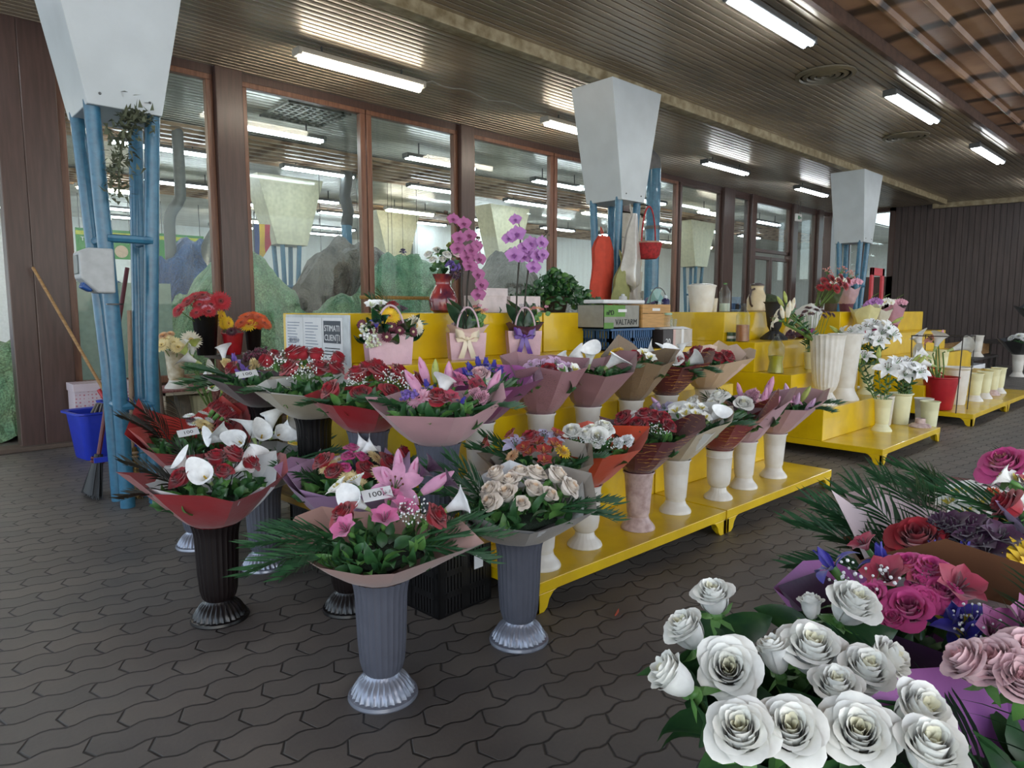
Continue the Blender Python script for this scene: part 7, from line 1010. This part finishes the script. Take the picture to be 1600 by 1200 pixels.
# wire stand around red bucket
t=thing('wire_plant_stand',(10.55,2.72,.161),'thin dark wire frame standing around the red bucket','wire stand'); g=G()
for sx in (-.27,.27):
    for sy in (-.27,.27): g.tube([(sx,sy,0),(sx*1.1,sy*1.1,1.0)],.007,5)
for zz in (1.0,): 
    for a,b in (((-.3,-.3),(.3,-.3)),((.3,-.3),(.3,.3)),((.3,.3),(-.3,.3)),((-.3,.3),(-.3,-.3))): g.tube([(*a,zz),(*b,zz)],.007,5)
obj('wire_frame',g,mat('dark_wire','#2a2320',.5),t)
# wrapped pots on the upper steps of the second stand
for i,(x,y,z,pc,wc,fc_,lb) in enumerate(((8.75,3.8,1.152,'#a02c86','#cfd2d4',None,'magenta pot in white folded paper on the second stand'),(10.75,3.8,1.152,'#9c2446','#d8d39e','orc','crimson pot in pale yellow paper with orchid on the third stand'),(11.3,3.82,1.152,'#8b2f74','#c9c7b9','ww','purple pot in light paper with pale orchid on the third stand'),(12.0,3.85,1.152,'#7d3c5e','#b7889c','gpk','small pot of pink flowers in front of the upper back box'),(11.6,4.4,1.481,'#6b3a50','#b89aa6','gpk','pot with arching peach orchid on the stand top'),(10.95,4.4,1.481,'#47382f','#3c4a2f','ww','brown basket with mixed pale orchids on the stand top'))):
    t=thing('wrapped_pot_plant',(x,y,z),lb,'potted plant',rz=rzof(x,y)); m=mat('pot_'+pc[1:],pc,.4); obj('pot',G().lathe([(.09,0),(.12,.17),(.11,.17)],24,cap1=True),m,t)
    obj('wrapping_paper',wrapper(.2,.22,.11,70+i,[(90,1.5,1.1),(-90,1.5,1.1),(0,1.4,1.1),(180,1.4,1.1)],(0,0),1,1),papermat(wc),t,M=Matrix.Translation((0,0,.12)))
    if fc_:
        obj('flower_spike',G().tube([(0,0,.15),(.02,0,.4),(.08,0,.55),(.16,0,.6)],.006,5),M_stem,t,'all')
        for k in range(6): link('orchid_bloom',flower('orchid',fc_,0),t,TR((.02+.03*k,-.03,.42+.04*k-.012*k*k*.5),((k%3-1)*.5,-1,.2),1.3,PI/2))
t=thing('moss_basket',(9.55,4.3,1.481-.0),'dark green mossy arrangement left of the red silk flowers','basket'); 
t.location=(8.9-.15,4.35,1.481); g=G().ball((0,0,.12),.2,0,10,sq=.6); obj('moss_mound',g,mat('moss','#3f4b2c',.9,0,.5,40,c2='#222b1c',bump=1,bscale=80),t); obj('rim',G().lathe([(.16,0),(.2,.09),(.19,.09)],20),mat('dark_basket','#2b221d',.8),t)
t=thing('red_display_board',(12.9,4.4,1.481),'upright red frame board on the stand top near the far column','frame'); obj('board_frame',G().box(-.3,-.02,0,-.2,.02,.75).box(.2,-.02,0,.3,.02,.75).box(-.3,-.02,.62,.3,.02,.75).box(-.3,-.02,0,.3,.02,.1),mat('red_board','#b83440',.5),t,smooth=False,bevel=.005)
# ---------------- far right low tables ----------------
def bench(loc,sx,sy,h,label,m):
    t=thing('low_bench',loc,label,'bench'); obj('bench_top',G().box(-sx/2,-sy/2,h-.05,sx/2,sy/2,h),m,t,smooth=False); g=G()
    for a in (-1,1):
        for b in (-1,1): g.box(a*(sx/2-.06)-.03,b*(sy/2-.06)-.03,0,a*(sx/2-.06)+.03,b*(sy/2-.06)+.03,h-.05)
    obj('bench_leg',g,m,t,smooth=False); return t
M_db=mat('dark_bench2','#35302e',.6); bench((18.6,4.5,0),2.2,1.2,.45,'low dark bench by the brown wall holding an empty white vase',M_db); bench((20.6,3.7,0),1.8,1.6,.75,'taller dark bench by the brown wall with the white chrysanthemum bouquet',M_db)
t=thing('flat_wooden_crate',(19.3,4.5,.451),'flat wooden crate on the low dark bench','crate'); obj('crate_body',G().box(-.9,-.3,0,.9,.3,.04).box(-.9,-.3,.04,.9,-.27,.26).box(-.9,.27,.04,.9,.3,.26).box(-.9,-.3,.04,-.87,.3,.26).box(.87,-.3,.04,.9,.3,.26),M_wood,t,smooth=False)
t=thing('stacked_carton',(18.0,4.2,0),'blue and white flat carton under the low dark bench','box'); obj('carton_body',G().box(-.5,-.3,0,.5,.3,.3),M_paperw,t,smooth=False); obj('blue_print',G().box(-.45,-.302,.05,.45,-.3005,.2),mat('navy_can','#23204c'),t,smooth=False)
BX=(((18.35,4.05,.452),'taper','empty white vase on the low bench near the brown wall',1.35,None,0),((20.3,3.35,.752),'taper','white vase on the tall dark bench under the dark wrapped white chrysanthemums',1.35,('#15181c','white chrysanthemum bouquet in black paper by the brown wall'),1),((19.0,3.38,0),'taper','white vase on the floor at the right edge near the brown wall',1.4,('#17181b','second white chrysanthemum bouquet in black paper at the right picture edge'),2))
for loc,kd,lb,s,bq,i in BX:
    vase(kd,loc,lb,M_wv,M_wv,s=s)
    if bq:
        z=loc[2]+.36*s; fl=[('mum','w',.16*math.cos(a*1.05)*(.3+.7*(a%2)),.12*math.sin(a*1.05)*(.3+.7*(a%2)),.34+.05*(1-a%2),2.6) for a in range(9)]
        bouquet(dict(loc=(loc[0],loc[1],z),R=.38,H=.34,paper=bq[0],label=bq[1],fl=fl,seed=80+i,rb=.11,palms=[(90,.3,70)]))
# leaf scraps and petals on the floor
random.seed(77)
for k,(x,y,c,lb) in enumerate(((2.58,2.0,'#b84a2c','orange petal scrap on the paving in front of the near stand'),(4.25,1.37,'#7d8f6c','pale leaf scrap on the paving in the middle of the aisle'))):
    g=G(); leafg(g,(0,0,.004),(1,.3,.05),.07,.022,0,.15); tag(obj('floor_scrap',g,mat('scrap_%d'%k,c,.7),None,'all',loc=(x,y,.002)),lb,'scrap')
# wet dark stain patches on the paving (own shape)
